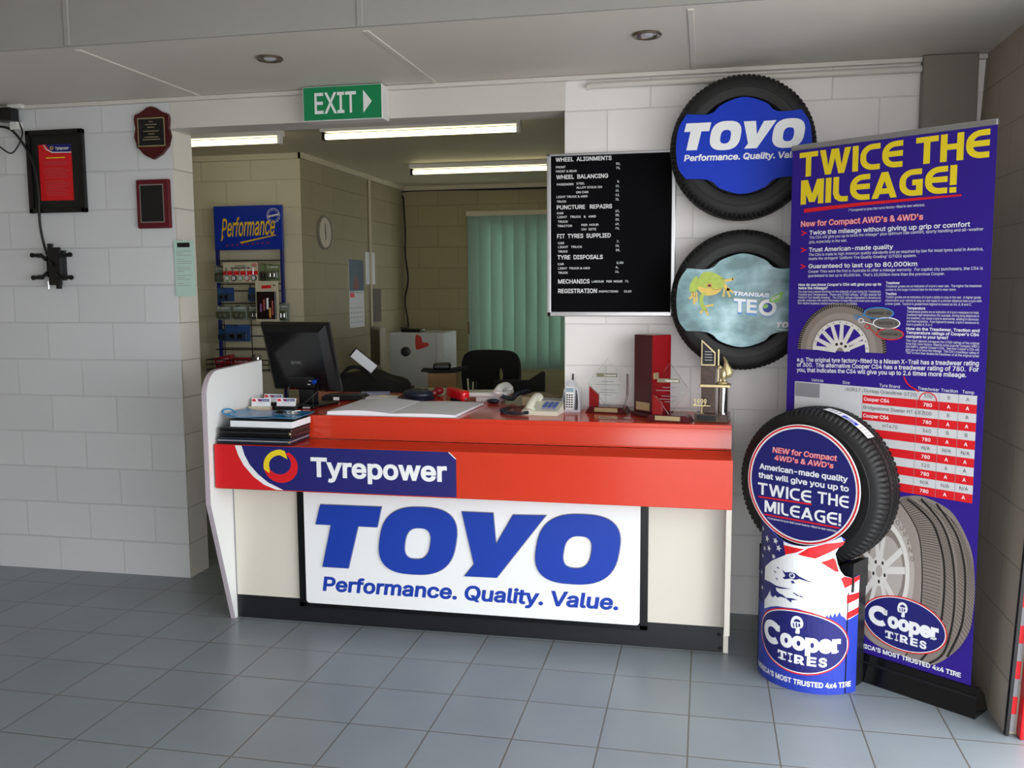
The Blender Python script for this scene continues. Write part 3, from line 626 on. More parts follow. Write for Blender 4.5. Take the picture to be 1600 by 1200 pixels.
# ------------------------------------------------------------------ roll-up banner
BA = math.radians(37); bd = Vector((math.cos(BA), -math.sin(BA), 0)); BW, BH, BZ = .79, 2.003, .103
broot = Vector((1.405, -.910, 0)) - bd * (BW / 2)
t = thing('roll_up_banner', 'tall purple roll-up banner with yellow headline, price table and tyre picture by the right wall', 'banner', broot, -BA)
MB().box(-BW / 2, BW / 2, 0, .002, BZ, BZ + BH).build('banner_sheet', purple, t)
MB().box(-BW / 2 - .003, BW / 2 + .003, -.008, .01, BZ + BH, BZ + BH + .022, .004).build('top_rail', alu, t)
b = MB(); b.slab([[(-.028, 0), (-.004, BZ + .004), (.004, BZ + .008), (.05, .07), (.085, 0)]], 0, .84)
b.v = [(y - .415, x, z) for x, y, z in b.v]; bs_ = b.build('base_cassette', blackg, t)
MB().tube([(-.41, -.0125, .075), (.42, -.0125, .075)], .006, 8).build('base_ridge', blackp, bs_)
MB().cyl((0, .02, .05), (0, .02, BZ + BH), .01).build('support_pole', alu, t)
u = lambda a, v: (a - BW / 2, BZ + v)
g = G(flat(-.0003, .00035))
tx = lambda k, s_, a, v, cap, wd, off=.0, layer=2, sh=0: g.text(k, s_, a - BW / 2, BZ + v, cap, wd, off=off, layer=layer, shear=sh)
headline(g, 'y', 'TWICE', .033 - BW / 2, BZ + 1.896, .0965, .428, .21, .07, 2); headline(g, 'y', 'THE', .5095 - BW / 2, BZ + 1.897, .0965, .258, .21, .07, 2)
headline(g, 'y', 'MILEAGE!', .0425 - BW / 2, BZ + 1.786, .0965, .6185, .21, .07, 2)
g.poly('r', [u(.059, 1.769), u(.30, 1.777), u(.68, 1.778), u(.68, 1.772), u(.30, 1.764), u(.059, 1.753)], 2)
tx('w', '(*Compared to tyres that come factory-fitted to new vehicles).', .253, 1.746, .0095, .298)
tx('r', "New for Compact AWD's & 4WD's", .0465, 1.698, .022, .500, .045); tx('pk', "New for Compact AWD's & 4WD's", .0465, 1.698, .022, .500, .012, 3)
for s_, v, wd in (('Twice the mileage without giving up grip or comfort', 1.664, .628), ('Trust American-made quality', 1.596, .351), ('Guaranteed to last up to 80,000km', 1.530, .445)):
    tx('w', s_, .086, v, .0165, wd, .014); g.stroke('r', [u(.050, v + .016), u(.070, v + .008), u(.050, v)], .005, 2)
for s_, v, wd in (('The CS4 will give you up to twice the mileage* plus optimum ride comfort, sporty handling and all-weather', 1.648, .674), ('grip, especially in the wet.', 1.630, .164), ('The CS4 is made to high American quality standards and as required by law for most tyres sold in America,', 1.579, .676), ("meets the stringent 'Uniform Tire Quality Grading' (UTQG) system.", 1.563, .441), ('Cooper Tires were the first in Australia to offer a mileage warranty.  For capital city purchasers, the CS4 is', 1.512, .678), ("guaranteed to last up to 80,000 km.  That's 10,000km more than the previous Cooper.", 1.495, .547)): tx('w', s_, .086, v, .0105, wd)
for s_, v, wd in (("How do you know Cooper's CS4 will give you up to", 1.459, .353), ('twice the mileage?', 1.4455, .131)): tx('w', s_, .0427, v, .0105, wd, .02)
P1 = ('You may have noticed markings on the sidewall of your tyres for Treadwear,', 'Traction and Temperature.  These are UTQG ratings.  UTQG stands for', "'Uniform Tyre Quality Grading'.  The UTQG ratings originated in America to", 'provide consumers with useful information to help them purchase tyres based on', 'their relative treadwear, traction and temperature capabilities.')
for k, s_ in enumerate(P1): tx('w', s_, .0423, 1.432 - k * .0118, .0085, .354 if k < 4 else .26)
tx('w', 'Treadwear', .414, 1.464, .0095, .054, .02); tx('w', 'Traction', .4145, 1.423, .0095, .042, .02); tx('w', 'Temperature', .4995, 1.370, .0095, .068, .02)
for k, (s_, wd) in enumerate((("Treadwear grades are an indication of a tyre's wear rate.  The higher the treadwear", .349), ('number is, the longer it should take for the tread to wear down.', .262))): tx('w', s_, .4142, 1.4515 - k * .0125, .0085, wd)
for k, (s_, wd) in enumerate((("Traction grades are an indication of a tyre's ability to stop in the wet.  A higher grade", .347), ('should allow your vehicle to stop on wet roads in a shorter distance than a tyre with', .350), ('a lower grade.  Traction is graded from highest to lowest as AA, A, B and C.', .317))): tx('w', s_, .4147, 1.411 - k * .0125, .0085, wd)
for k, (s_, wd) in enumerate((("Temperature grades are an indication of a tyre's resistance to heat.", .258), ('Sustained high temperature (for example, driving long distances in', .259), ('hot weather), can cause a tyre to deteriorate, leading to blowouts', .258), ("and tread separation.  From highest to lowest, a tyre's resistance to", .259), ('heat is graded A, B or C.', .098))): tx('w', s_, .500, 1.3575 - k * .0118, .0085, wd)
for k, (s_, wd) in enumerate((('How do the Treadwear, Traction and', .263), ("Temperature ratings of Cooper's CS4", .262), ('compare to your tyres?', .156))): tx('w', s_, .4995, 1.2935 - k * .0145, .0105, wd, .02)
for k, s_ in enumerate(('This chart (above) compares the UTQG ratings of the original', "tyres that come factory-fitted to some popular Compact 4WD's", "and AWD's, against Cooper's CS4.  See how Cooper's CS4 will", "give you up to twice the mileage.  The CS4's treadwear rating of", "'780' is more than double the treadwear of all the original tyres!")): tx('w', s_, .5005, 1.2495 - k * .0112, .0085, .264)
for k, (s_, wd) in enumerate((('e.g. The original tyre factory-fitted to a Nissan X-Trail has a treadwear rating', .720), ('of 300.  The alternative Cooper CS4 has a treadwear rating of 780.  For', .721), ('you, that indicates the CS4 will give you up to 2.6 times more mileage.', .679))): g.text('w', s_, .0455 - BW / 2, BZ + 1.150 - k * .0212, .0165, wd, off=.012, layer=2, slope=.035)
# table
t0, t1 = 1.0675, .6787; rh = (t0 - t1) / 12.0; C_ = [.0383, .155, .3365, .5502, .6328, .7023, .7655]
rw = [("Dunlop Grandtrek ST20", '300', 'B', 'A'), ('Cooper CS4', '780', 'A', 'A'), ('Bridgestone Dueler HT 687', '300', 'B', 'A'), ('Cooper CS4', '780', 'A', 'A'), ('HT470', '360', 'B', 'B'), ('', '780', 'A', 'A'), ('', 'N/A', 'N/A', 'N/A'), ('', '780', 'A', 'A'), ('', '320', 'A', 'A'), ('', '780', 'A', 'A'), ('', 'N/A', 'N/A', 'N/A'), ('', '780', 'A', 'A')]
for k, s_ in enumerate(('Vehicle', 'Size', 'Tyre Brand', 'Treadwear', 'Traction', 'Temp')):
    a = (C_[k] + C_[k + 1]) / 2; g.text('w', s_, (.14 if k == 0 else a) - BW / 2 + (.02 if k == 1 else 0), BZ + 1.0725, .0115, None, align='C', layer=2)
for k, r_ in enumerate(rw):
    z1 = t0 - k * rh; z0 = z1 - rh; red = k % 2
    g.poly('lw', rect(*u(.0383, z0), *u(.7655, z1)), 2)
    if red: g.poly('r', rect(*u(.3365, z0), *u(.7655, z1)), 3)
    for c_ in C_[2:6]: g.stroke('gl', [u(c_, z0), u(c_, z1)], .0012, 4)
    kk = 'wt' if red else 'dk'; of = .016 if red else .0
    if r_[0]: g.text(kk, r_[0], .342 - BW / 2 + (.08 if r_[0] == 'HT470' else 0), BZ + z0 + .011, .0135, None, off=of, layer=4)
    for j in range(3): g.text(kk, r_[1 + j], (C_[3 + j] + C_[4 + j]) / 2 - BW / 2, BZ + z0 + .0105, .013, None, off=of, align='C', layer=4)
g.text('dk', '/60R17', .262 - BW / 2, BZ + t0 - rh + .011, .0135, None, layer=4)
g.poly('gl', rect(*u(.041, t0 - 2 * rh + .004), *u(.152, t0 - .004)), 3)
g.ring('r', u(.5915, t0 - rh)[0], u(.5915, t0 - rh)[1], .034, .032, .004, 5, 40); g.stroke('r', spline([u(.498, 1.118), u(.515, 1.09), u(.558, 1.066)], 6), .005, 5)
# small tyre picture, cut by the line of text below it
def half(cx, cz, R, n=40): return [(cx + R * math.cos(PI * k / n), cz + R * math.sin(PI * k / n)) for k in range(n + 1)]
cx, cz = u(.2365, 1.2015)
g.poly('t1', half(cx, cz, .190), 2); g.poly('t2', half(cx, cz, .176), 3); g.poly('t3', half(cx, cz, .150), 4); g.poly('t2', half(cx, cz, .128), 5)
g.poly('si', half(cx, cz, .121), 6); g.poly('pp', half(cx, cz, .106), 7)
for k in range(60):
    a = PI * (k + .5) / 60; g.stroke('t3', [(cx + .177 * math.cos(a), cz + .177 * math.sin(a)), (cx + .189 * math.cos(a + .012), cz + .189 * math.sin(a + .012))], .0025, 3)
for a in (18, 36, 66, 84, 114, 132, 160, 172):
    a = math.radians(a); b_ = a + .06 * (1 if math.sin(9 * a) > 0 else -1); g.poly('si', [(cx + .02 * math.cos(a - .5), cz + .02 * math.sin(a - .5)), (cx + .108 * math.cos(b_ - .07), cz + .108 * math.sin(b_ - .07)), (cx + .108 * math.cos(b_ + .07), cz + .108 * math.sin(b_ + .07)), (cx + .02 * math.cos(a + .5), cz + .02 * math.sin(a + .5))], 8)
g.poly('si', half(cx, cz, .042), 9); g.poly('t2', half(cx, cz, .014), 10)
for a in (40, 80, 120): g.poly('t1', ell(cx + .03 * math.cos(math.radians(a)), cz + .03 * math.sin(math.radians(a)), .006, .006, 12), 10)
for k, a in enumerate(range(8, 175, 14)): a = math.radians(a); g.poly('t2', ell(cx + .1135 * math.cos(a), cz + .1135 * math.sin(a), .003, .003, 8), 8)
for (ea, ev, ex, key, s_, sx_, sv) in ((.391, 1.354, .061, 'bb', 'TREADWEAR  780', .305, 1.335), (.4235, 1.3165, .054, 'wt', 'TRACTION  A', .325, 1.322), (.4395, 1.2755, .054, 'r', 'TEMPERATURE  A', .352, 1.300)):
    g.poly('gp', ell(*u(ea, ev), ex, .023, 40), 11); g.ring(key, *u(ea, ev), ex, .023, .004, 12, 48); g.text('t1', s_, ea - BW / 2, BZ + ev - .005, .0105, ex * 1.55, align='C', layer=12, off=.01)
    g.stroke(key, [u(sx_, sv), u(ea - ex * .9, ev - .008)], .003, 11); g.ring(key, *u(sx_ - .004, sv + .002), .012, .009, .0025, 11, 24)
# large tyre picture
out_ = spline([u(*p) for p in [(.44, .63), (.5289, .6661), (.5937, .6728), (.6702, .6494), (.7085, .6195), (.7475, .559), (.7747, .4898), (.7885, .3791), (.7864, .282), (.7743, .2), (.7271, .1125), (.6385, .035), (.53, .04), (.42, .055), (.36, .11), (.32, .26), (.3105, .386), (.335, .5), (.38, .58)]], 5, True)
g.poly('t2', out_, 2)
trl = [(.4963, .6422), (.5439, .5869), (.5783, .523), (.594, .4288), (.5985, .30), (.59, .20), (.57, .10), (.545, .042)]
side = spline([u(*p) for p in [(.44, .63)] + trl], 5) + [u(.42, .055), u(.36, .11), u(.32, .26), u(.3105, .386), u(.335, .5), u(.38, .58)]
g.poly('t3', side, 3)
w0 = (.438, .352)
g.poly('t4', ell(*u(.440, .352), .128, .245, 60), 4); g.poly('si', ell(*u(*w0), .112, .205, 60), 5); g.poly('t2', ell(*u(w0[0] - .002, w0[1]), .098, .185, 60), 6)
g.poly('t4', ell(*u(w0[0] + .016, w0[1] + .01), .07, .135, 50), 7)
for k in range(5):
    for dd in (-.16, .16):
        a = math.radians(72 * k + 20) + dd; q = a + dd * .35
        P = lambda rr, an: u(w0[0] - .008 + .104 * rr * math.cos(an), w0[1] + .192 * rr * math.sin(an)); g.poly('si', [P(.22, a - .35), P(.99, q - .075), P(.99, q + .075), P(.22, a + .35)], 8)
g.poly('si', ell(*u(w0[0] - .008, w0[1]), .034, .06, 36), 9); g.poly('t4', ell(*u(w0[0] - .008, w0[1]), .013, .024, 24), 10)
for k in range(5): a = math.radians(72 * k + 56); g.poly('t1', ell(u(w0[0] - .008, 0)[0] + .024 * math.cos(a), u(0, w0[1])[1] + .042 * math.sin(a), .0045, .008, 14), 10)
for gr in ([(.5292, .6546), (.6086, .5997), (.6487, .538), (.6782, .4162), (.6775, .2454), (.655, .13), (.60, .036)], [(.581, .6641), (.6599, .5847), (.7009, .4857), (.718, .3612), (.7165, .2297), (.6893, .1), (.63, .036)], [(.6387, .656), (.7105, .5637), (.7452, .4641), (.7555, .3579), (.7485, .219), (.7026, .0878)]): g.stroke('t1', spline([u(*p) for p in gr], 5), .008, 4)
g.stroke('t1', spline([u(*p) for p in trl], 5), .004, 4)
L1 = spline([Vector(u(*p)) for p in trl[:6]], 10); L2_ = spline([Vector(u(*p)) for p in [(.5937, .6728), (.7085, .6195), (.7747, .4898), (.7885, .3791), (.7864, .24), (.73, .11)]], 10)
for k in range(1, 50, 1):
    a = Vector(L1[k]); c_ = Vector(L2_[k]); dv = c_ - a
    for f0, f1, dz in ((0, .36, .016), (.44, .6, -.010), (.68, .80, -.010), (.86, 1, -.022)): g.stroke('t1', [tuple(a + dv * f0 + Vector((0, dz * .0))), tuple(a + dv * (f0 + f1) / 2 + Vector((0, dz * .55))), tuple(a + dv * f1 + Vector((0, dz)))], .0017, 4)
for k, ch in enumerate('TOURING'):
    a = math.radians(74 - k * 9); g.text('t2', ch, .446 - BW / 2 + .118 * math.cos(a), BZ + .35 + .228 * math.sin(a) - .008, .018, None, off=.03, align='C', layer=5)
def maker_logo(g, cx, cz, sx, sz, layer, k_navy, k_w, k_r, tilt=0.):
    # oval badge, half sizes sx, sz
    g.poly(k_r, ell(cx, cz, sx, sz, 64), layer); g.poly(k_w, ell(cx, cz, sx * .972, sz * .955, 64), layer + 1); g.poly(k_navy, ell(cx, cz, sx * .952, sz * .925, 64), layer + 2)
    L = layer + 3; base = cz - .20 * sz; Wt = 1.62 * sx; x0 = cx - .81 * sx
    # rounded heavy letters: big C, then lower-case
    import itertools
    vs, fs = text_geo('ooper', .052, 0); H_ = max(p[1] for p in text_geo('o', .052, 0)[0]); a0 = min(p[0] for p in vs); a1 = max(p[0] for p in vs)
    wC = .27 * Wt; s_x = (Wt - wC) / (a1 - a0); s_z = sz * .40 / H_
    g.raw(k_w, [(x0 + wC + (a - a0) * s_x, base + b_ * s_z) for a, b_ in vs], fs, L)
    rr = [(x0 + wC * .52 + wC * .44 * math.cos(math.radians(a)), base + sz * .27 + sz * .27 * math.sin(math.radians(a))) for a in range(38, 325, 12)]; g.stroke(k_w, rr, wC * .30, L)
    g.poly(k_w, rect(x0 + wC * .78, base + sz * .36, x0 + wC * .97, base + sz * .56), L)
    for fx in (.735, .9): g.poly(k_w, rect(x0 + Wt * fx - sx * .015, base - sz * (.19 if fx < .8 else .02), x0 + Wt * fx + sx * .12, base + sz * .05 - (sz * .12 if fx < .8 else 0)), L) if fx > .8 else None
    w2 = .98 * sx; x2 = cx - .44 * sx; zb = cz - .66 * sz; ch = .27 * sz
    pos = x2; tot = 0; widths = {'T': .24, 'I': .12, 'R': .25, 'E': .22, 'S': .2}
    for c_ in 'TIRES':
        wd = widths[c_] * w2; g.text(k_w, c_, pos + wd / 2, zb, ch, wd * (.36 if c_ == 'I' else .82), off=.035, align='C', layer=L)
        if c_ in 'TIR':
            g.poly(k_w, rect(pos + wd * .14, zb, pos + wd * (.86 if c_ != 'R' else .5), zb + ch * .16), L)
        if c_ == 'I': g.poly(k_w, rect(pos + wd * .1, zb + ch * .84, pos + wd * .9, zb + ch), L)
        if c_ == 'T': g.poly(k_w, rect(pos + wd * .08, zb + ch * .62, pos + wd * .2, zb + ch), L); g.poly(k_w, rect(pos + wd * .8, zb + ch * .62, pos + wd * .92, zb + ch), L)
        pos += wd
    # helmeted head
    hx, hz, hs = cx - .03 * sx, cz + .56 * sz, sz * .25
    g.poly(k_w, spline([(hx - .62 * hs, hz - .55 * hs), (hx - .75 * hs, hz + .1 * hs), (hx - .5 * hs, hz + .75 * hs), (hx, hz + 1.0 * hs), (hx + .5 * hs, hz + .8 * hs), (hx + .75 * hs, hz + .2 * hs), (hx + .62 * hs, hz - .35 * hs), (hx + .35 * hs, hz - .5 * hs), (hx + .35 * hs, hz - 1.1 * hs), (hx - .15 * hs, hz - 1.15 * hs), (hx - .1 * hs, hz - .6 * hs)], 4, True), L)
    g.poly(k_navy, spline([(hx - .4 * hs, hz + .25 * hs), (hx - .1 * hs, hz + .62 * hs), (hx + .3 * hs, hz + .55 * hs), (hx + .4 * hs, hz + .3 * hs), (hx, hz + .28 * hs)], 4, True), L + 1)
    g.stroke(k_navy, [(hx - .05 * hs, hz + .15 * hs), (hx, hz - .45 * hs)], hs * .16, L + 1); g.stroke(k_navy, [(hx + .3 * hs, hz + .1 * hs), (hx + .3 * hs, hz - .3 * hs)], hs * .2, L + 1); g.stroke(k_navy, [(hx - .42 * hs, hz + .05 * hs), (hx - .35 * hs, hz - .45 * hs)], hs * .14, L + 1)
maker_logo(g, *u(.5345, .166), .1665, .107, 12, 'nv', 'wt', 'r')
g.text('wt', "AMERICA'S MOST TRUSTED 4x4 TIRE", .3135 - BW / 2, BZ + .0255, .0175, .441, off=.026, layer=5)
def pm(n, h): return mat(n, h, .4, var=.04, scale=50)
g.build(t, {'y': ('headline', yellow), 'r': ('red_print', redp), 'w': ('body_text', white), 'pk': ('red_heading', pm('pale_red_print', '#e8b8bc')), 'lw': ('table_rows', lgrey), 'gl': ('table_lines', greyp), 'dk': ('table_text', pm('charcoal_print', '#3a3a40')), 'wt': ('white_lettering', white), 't1': ('tyre_dark_print', pm('tyre_dark_print', '#24211f')), 't2': ('tyre_print', pm('tyre_mid_print', '#867c75')), 't3': ('tyre_sidewall_print', pm('tyre_side_print', '#988e88')), 't4': ('tyre_rim_print', pm('rim_shadow_print', '#b3aba6')), 'si': ('wheel_print', pm('wheel_print', '#d9d6d2')), 'pp': ('wheel_gaps', purple), 'gp': ('callout_ovals', pm('oval_grey_print', '#6b6662')), 'bb': ('blue_callout', pm('callout_blue', '#2f8fd8')), 'nv': ('badge_navy', navy)})

# ------------------------------------------------------------------ cardboard floor stand
R_ = .2125; CC = Vector((.883, -.633, 0)); SA = math.radians(33.8)
t = thing('cardboard_floor_stand', 'blue cardboard floor stand with eagle print and round sign holding up a tyre', 'stand', CC, -SA)
def cylm(s_, z, l): r = R_ + l * .0004; return (r * math.sin(s_ / R_), -r * math.cos(s_ / R_), z)
dcx, dcz, drr = .032, .808, .231; dz = lambda s_: dcz - math.sqrt(max(0, drr ** 2 - (R_ * math.sin(s_ / R_) - dcx) ** 2))
# outline of the curved panel in (arc length, height)
rn = [(.286, 0), (.286, .462), (.25, .455), (.213, .468), (.197, .487), (.185, .515), (.174, .556), (.19, .585), (.213, .61)]
ln = [(-x, z) for x, z in rn[::-1]]
topc = [(s_ / 1000, dz(s_ / 1000) - .001) for s_ in range(195, -196, -15)]
outl = rn + topc + ln
pan = G(cylm, .02); pan.poly('p', outl, 0)
m_ = pan.p['p']; sheet = m_.build('curved_panel', mat('stand_blue_print', '#2a3fae', .3, var=.02), t)
so = sheet.modifiers.new('thickness', 'SOLIDIFY'); so.thickness = .005; so.offset = -1
g = G(cylm, .02)
cl = lambda pts: pts
# white eagle head, stripes and starry field
g.poly('nv', [(-.213, .605), (-.19, .585), (-.174, .556), (-.185, .515), (-.197, .487), (-.213, .468), (-.25, .455), (-.286, .462), (-.286, .30), (-.126, .30), (-.126, .45), (-.075, .495), (-.013, .53), (-.024, dz(-.024) - .002)] + [(s_ / 1000, dz(s_ / 1000) - .002) for s_ in range(-40, -195, -15)], 1)
g.poly('w', [(-.024, dz(-.024) - .002), (-.013, .53), (.014, .537), (.08, .537), (.122, .52), (.176, .483), (.19, .47), (.205, .44), (.222, .40), (.227, .36), (.286, .462), (.25, .455), (.213, .468), (.197, .487), (.185, .515), (.174, .556), (.19, .585), (.205, .60)] + [(s_ / 1000, dz(s_ / 1000) - .002) for s_ in range(195, -20, -15)], 1)
g.poly('w', [(.227, .40), (.286, .462), (.286, .31), (.229, .292), (.217, .307), (.222, .34)], 1)
wh = [(-.286, .20), (-.25, .19)] 
g.poly('w', [(-.013, .53), (-.081, .49), (-.126, .453), (-.128, .40), (-.124, .282), (-.08, .305), (-.044, .318), (.037, .329), (.096, .322), (.144, .306), (.150, .318), (.156, .306), (.164, .322), (.170, .307), (.180, .326), (.187, .309), (.198, .33), (.205, .312), (.217, .307), (.221, .345), (.227, .374), (.219, .414), (.2, .455), (.176, .483), (.122, .52), (.08, .537), (.014, .538)], 2)
for q in ([(-.022, .568), (-.013, .532), (.03, .548), (.062, .566)], [(.037, .542), (.101, .534), (.2, .586), (.212, .602), (.14, .595), (.075, .572)], [(.122, .521), (.176, .487), (.190, .484), (.176, .53), (.168, .54), (.15, .532)], [(.199, .458), (.216, .42), (.286, .446), (.286, .462), (.25, .455), (.213, .466)], [(.226, .391), (.227, .357), (.286, .372), (.286, .396)], [(.229, .323), (.2275, .296), (.286, .312), (.286, .338)]):
    q = [(a, min(z, dz(a) - .003)) if z > .52 else (a, z) for a, z in q]; g.poly('r', q, 3)
def star(cx, cz, r): return [(cx + (r if k % 2 == 0 else r * .42) * math.sin(PI * k / 5 + .2), cz + (r if k % 2 == 0 else r * .42) * math.cos(PI * k / 5 + .2)) for k in range(10)]
for a, z, r in ((-.185, .575, .012), (-.155, .60, .014), (-.115, .57, .016), (-.085, .60, .013), (-.062, .575, .015), (-.10, .535, .014), (-.045, .55, .015), (-.07, .51, .012), (-.135, .525, .012), (-.15, .49, .011), (-.15, .36, .012), (-.16, .42, .012)):
    if z < dz(a) - .012: g.poly('w', star(a, z, r), 3)
# eye, brow, beak
g.poly('nv', [(-.027, .470), (-.012, .462), (.012, .468), (.03, .467), (.045, .457), (.06, .452), (.075, .446), (.103, .441), (.075, .442), (.055, .446), (.044, .447), (.03, .441), (.01, .442), (-.012, .434), (-.024, .437), (-.01, .447), (-.018, .458)], 3)
g.poly('w', ell(.017, .455, .012, .0105, 20), 4); g.poly('nv', ell(.016, .456, .0075, .0075, 16), 5); g.poly('w', ell(.014, .459, .0025, .0025, 8), 6)
g.poly('nv', [(.012, .433), (.022, .436), (.03, .428), (.018, .424)], 3)
g.poly('nv', [(-.128, .40), (-.10, .402), (-.087, .403), (-.05, .398), (.016, .402), (-.03, .392), (-.055, .39), (-.05, .378), (-.035, .372), (-.02, .37), (-.005, .362), (.02, .366), (.042, .364), (.018, .358), (.016, .348), (-.006, .36), (-.03, .36), (-.045, .352), (-.055, .358), (-.07, .345), (-.082, .352), (-.085, .37), (-.10, .345), (-.126, .315), (-.13, .36)], 3)
for a, z in ((-.065, .455), (-.055, .43), (.025, .39), (.035, .385), (.05, .383), (-.05, .475)): g.poly('nv', [(a, z), (a + .012, z - .004), (a + .01, z - .007), (a - .002, z - .004)], 3)
maker_logo(g, .047, .197, .196, .128, 3, 'nv', 'w', 'r')
g.text('w', "AMERICA'S MOST TRUSTED 4x4 TIRE", -.190, .028, .0205, .448, off=.026, layer=3)
g.build(sheet, {'nv': ('navy_print', navy), 'w': ('white_print', white), 'r': ('red_print', redp)})
# round sign
dn = .186
MB().slab([ell(dcx, dcz, drr, drr, 72)], -dn, -dn + .004).build('round_sign', white, t)
g = G(flat(-dn - .0003)); D = lambda x, z: (dcx + x * .955 - .012, dcz + z * .955)
g.ring('r', dcx, dcz, drr * .985, drr * .985, .0065, 1, 80); g.poly('nv', ell(dcx, dcz, drr * .93, drr * .93, 72), 1)
def dt(k, s_, x, z, cap, wd, off=.02, l=2, sh=0): a = D(x, z); g.text(k, s_, a[0], a[1], cap * .955, wd * .955, off=off, layer=l, shear=sh)
dt('r', 'NEW for Compact', -.119, .116, .022, .277, .045, 2, .1); dt('pk', 'NEW for Compact', -.119, .116, .022, .277, .008, 3, .1)
dt('r', "4WD's & AWD's", -.11, .085, .021, .255, .045, 2, .1); dt('pk', "4WD's & AWD's", -.11, .085, .021, .255, .008, 3, .1)
dt('w', 'American-made quality', -.177, .040, .0225, .381, .025); dt('w', 'that will give you up to', -.181, .003, .0225, .39, .025)
for s_, x, z, wd, cp in (('TWICE', -.182, -.067, .237, .049), ('THE', .082, -.062, .128, .047), ('MILEAGE!', -.149, -.137, .331, .049)): a = D(x, z); headline(g, 'w', s_, a[0], a[1], cp * .955, wd * .955, .17, .1, 2)
g.stroke('r', [D(-.179, -.078), D(.058, -.072)], .006, 2); g.stroke('r', [D(-.149, -.148), D(.176, -.146)], .006, 2)
dt('w', '*Compared to tyres that come factory-fitted to new vehicles.', -.135, -.164, .0075, .302, .01)
g.build(t, {'r': ('red_lettering', redp), 'nv': ('navy_face', navy), 'w': ('white_lettering', white), 'pk': ('pale_lettering', MATS['pale_red_print'])})
MB().box(-.045, .045, -dn + .004, -.02, .62, .66).build('sign_bracket', blackp, t)
b = MB(); b.box(-.19, .19, -.10, .05, .002, .40); b.slab([[(-.20, .40), (.20, .40), (.20, .512), (.17, .5045), (.12, .4795), (.06, .4615), (0, .4565), (-.06, .4615), (-.12, .4795), (-.17, .5045), (-.20, .512)]], -.085, .04); b.build('cradle', blackp, t)
MB().box(-.185, .185, .052, .06, 0, .44).build('back_panel', mat('stand_back', '#1c2a6a', .5), t)

# ------------------------------------------------------------------ things on the counter ledge, left end
LZ, CZ = .8672, .9745
def boxthing(name, label, cat, loc, rz, dims, m, part='body', bev=.003, group=None):
    t = thing(name, label, cat, loc, rz, group); MB().box(-dims[0] / 2, dims[0] / 2, -dims[1] / 2, dims[1] / 2, 0, dims[2], bev).build(part, m, t); return t
def zip_case(label, z, h, x, y, w_, d_, m, rz=0):
    t = thing('document_case', label, 'document case', (x, y, z), rz, 'black document cases in the stack')
    MB().box(-w_ / 2, w_ / 2, -d_ / 2, d_ / 2, 0, h * .45, .004).build('lower_half', m, t); MB().box(-w_ / 2, w_ / 2, -d_ / 2, d_ / 2, h * .55, h, .006, 3).build('upper_half', m, t)
    MB().box(-w_ / 2 + .004, w_ / 2 - .004, -d_ / 2 + .003, d_ / 2 - .003, h * .44, h * .56).build('zip', silver if 'navy' in label else dgrey, t)
    MB().box(w_ / 2 - .012, w_ / 2 - .002, -d_ / 2 - .006, -d_ / 2 + .002, h * .38, h * .62, .002).build('zip_pull', gold, t); return t
zip_case('navy black zipped document case at the bottom of the stack on the counter ledge', LZ, .030, -1.543, -.545, .362, .205, navyp)
zip_case('black leather case second from bottom of the stack on the counter ledge', LZ + .0305, .042, -1.538, -.541, .356, .2, blackg)
t = thing('book', 'thick black covered book with white page edges near the top of the stack', 'book', (-1.512, -.535, LZ + .073), math.radians(-.5))
MB().box(-.15, .152, -.096, .098, .0025, .0305).build('pages', paper, t); MB().box(-.153, .154, -.097, .1, 0, .0022).build('back_cover', blk, t); MB().box(-.153, .154, -.097, .1, .031, .034).build('front_cover', blk, t); MB().box(-.154, -.15, -.097, .1, 0, .034).build('spine', blk, t)
def sheet_mb(w_, d_, th, f, nx=16, ny=8):
    b = MB()
    for s_ in (0, 1):
        for j in range(ny + 1):
            for i in range(nx + 1):
                x = -w_ / 2 + w_ * i / nx; y = -d_ / 2 + d_ * j / ny; b.v.append((x, y, f(x, y) + (th if s_ else 0)))
    K = (nx + 1) * (ny + 1)
    for j in range(ny):
        for i in range(nx):
            a = j * (nx + 1) + i; q = (a, a + 1, a + nx + 2, a + nx + 1); b.f.append(q[::-1]); b.f.append(tuple(k + K for k in q))
    bd_ = [i for i in range(nx + 1)] + [j * (nx + 1) + nx for j in range(1, ny + 1)] + [ny * (nx + 1) + i for i in range(nx - 1, -1, -1)] + [j * (nx + 1) for j in range(ny - 1, 0, -1)]
    for i in range(len(bd_)): a, c_ = bd_[i], bd_[(i + 1) % len(bd_)]; b.f.append((a, c_, c_ + K, a + K))
    return b
t = thing('plastic_folder', 'blue plastic folder with keys lying on top of the stack of books', 'folder', (-1.535, -.49, LZ + .1076), math.radians(3))
fb = mat('folder_blue', '#1f7fb4', .25, var=.06); fl = mat('pale_plastic_sleeve', '#9db4cf', .2)
sheet_mb(.33, .215, .0015, lambda x, y: .002 + .003 * abs(math.sin(x * 16)) + max(0, -x - .12) * .1).build('plastic_sleeve', fl, t, smooth=40)
sheet_mb(.345, .23, .002, lambda x, y: .009 + .002 * math.sin(x * 22 + 1) + max(0, -x - .11) * .16).build('cover', fb, t, smooth=40)
b = MB(); b.tube(spline([(-.15, -.1, .017), (-.19, -.09, .022), (-.195, -.07, .035), (-.17, -.06, .038), (-.14, -.06, .022)], 6), .0035, 8); b.build('rolled_corner', fb, t, smooth=50)
t = thing('keys', 'bunch of keys with black fob lying on the blue folder', 'keys', (-1.44, -.50, LZ + .1206))
b = MB(); b.sphere((-.04, 0, .009), .03, .014, .008); b.build('key_fob', blackg, t, smooth=60)
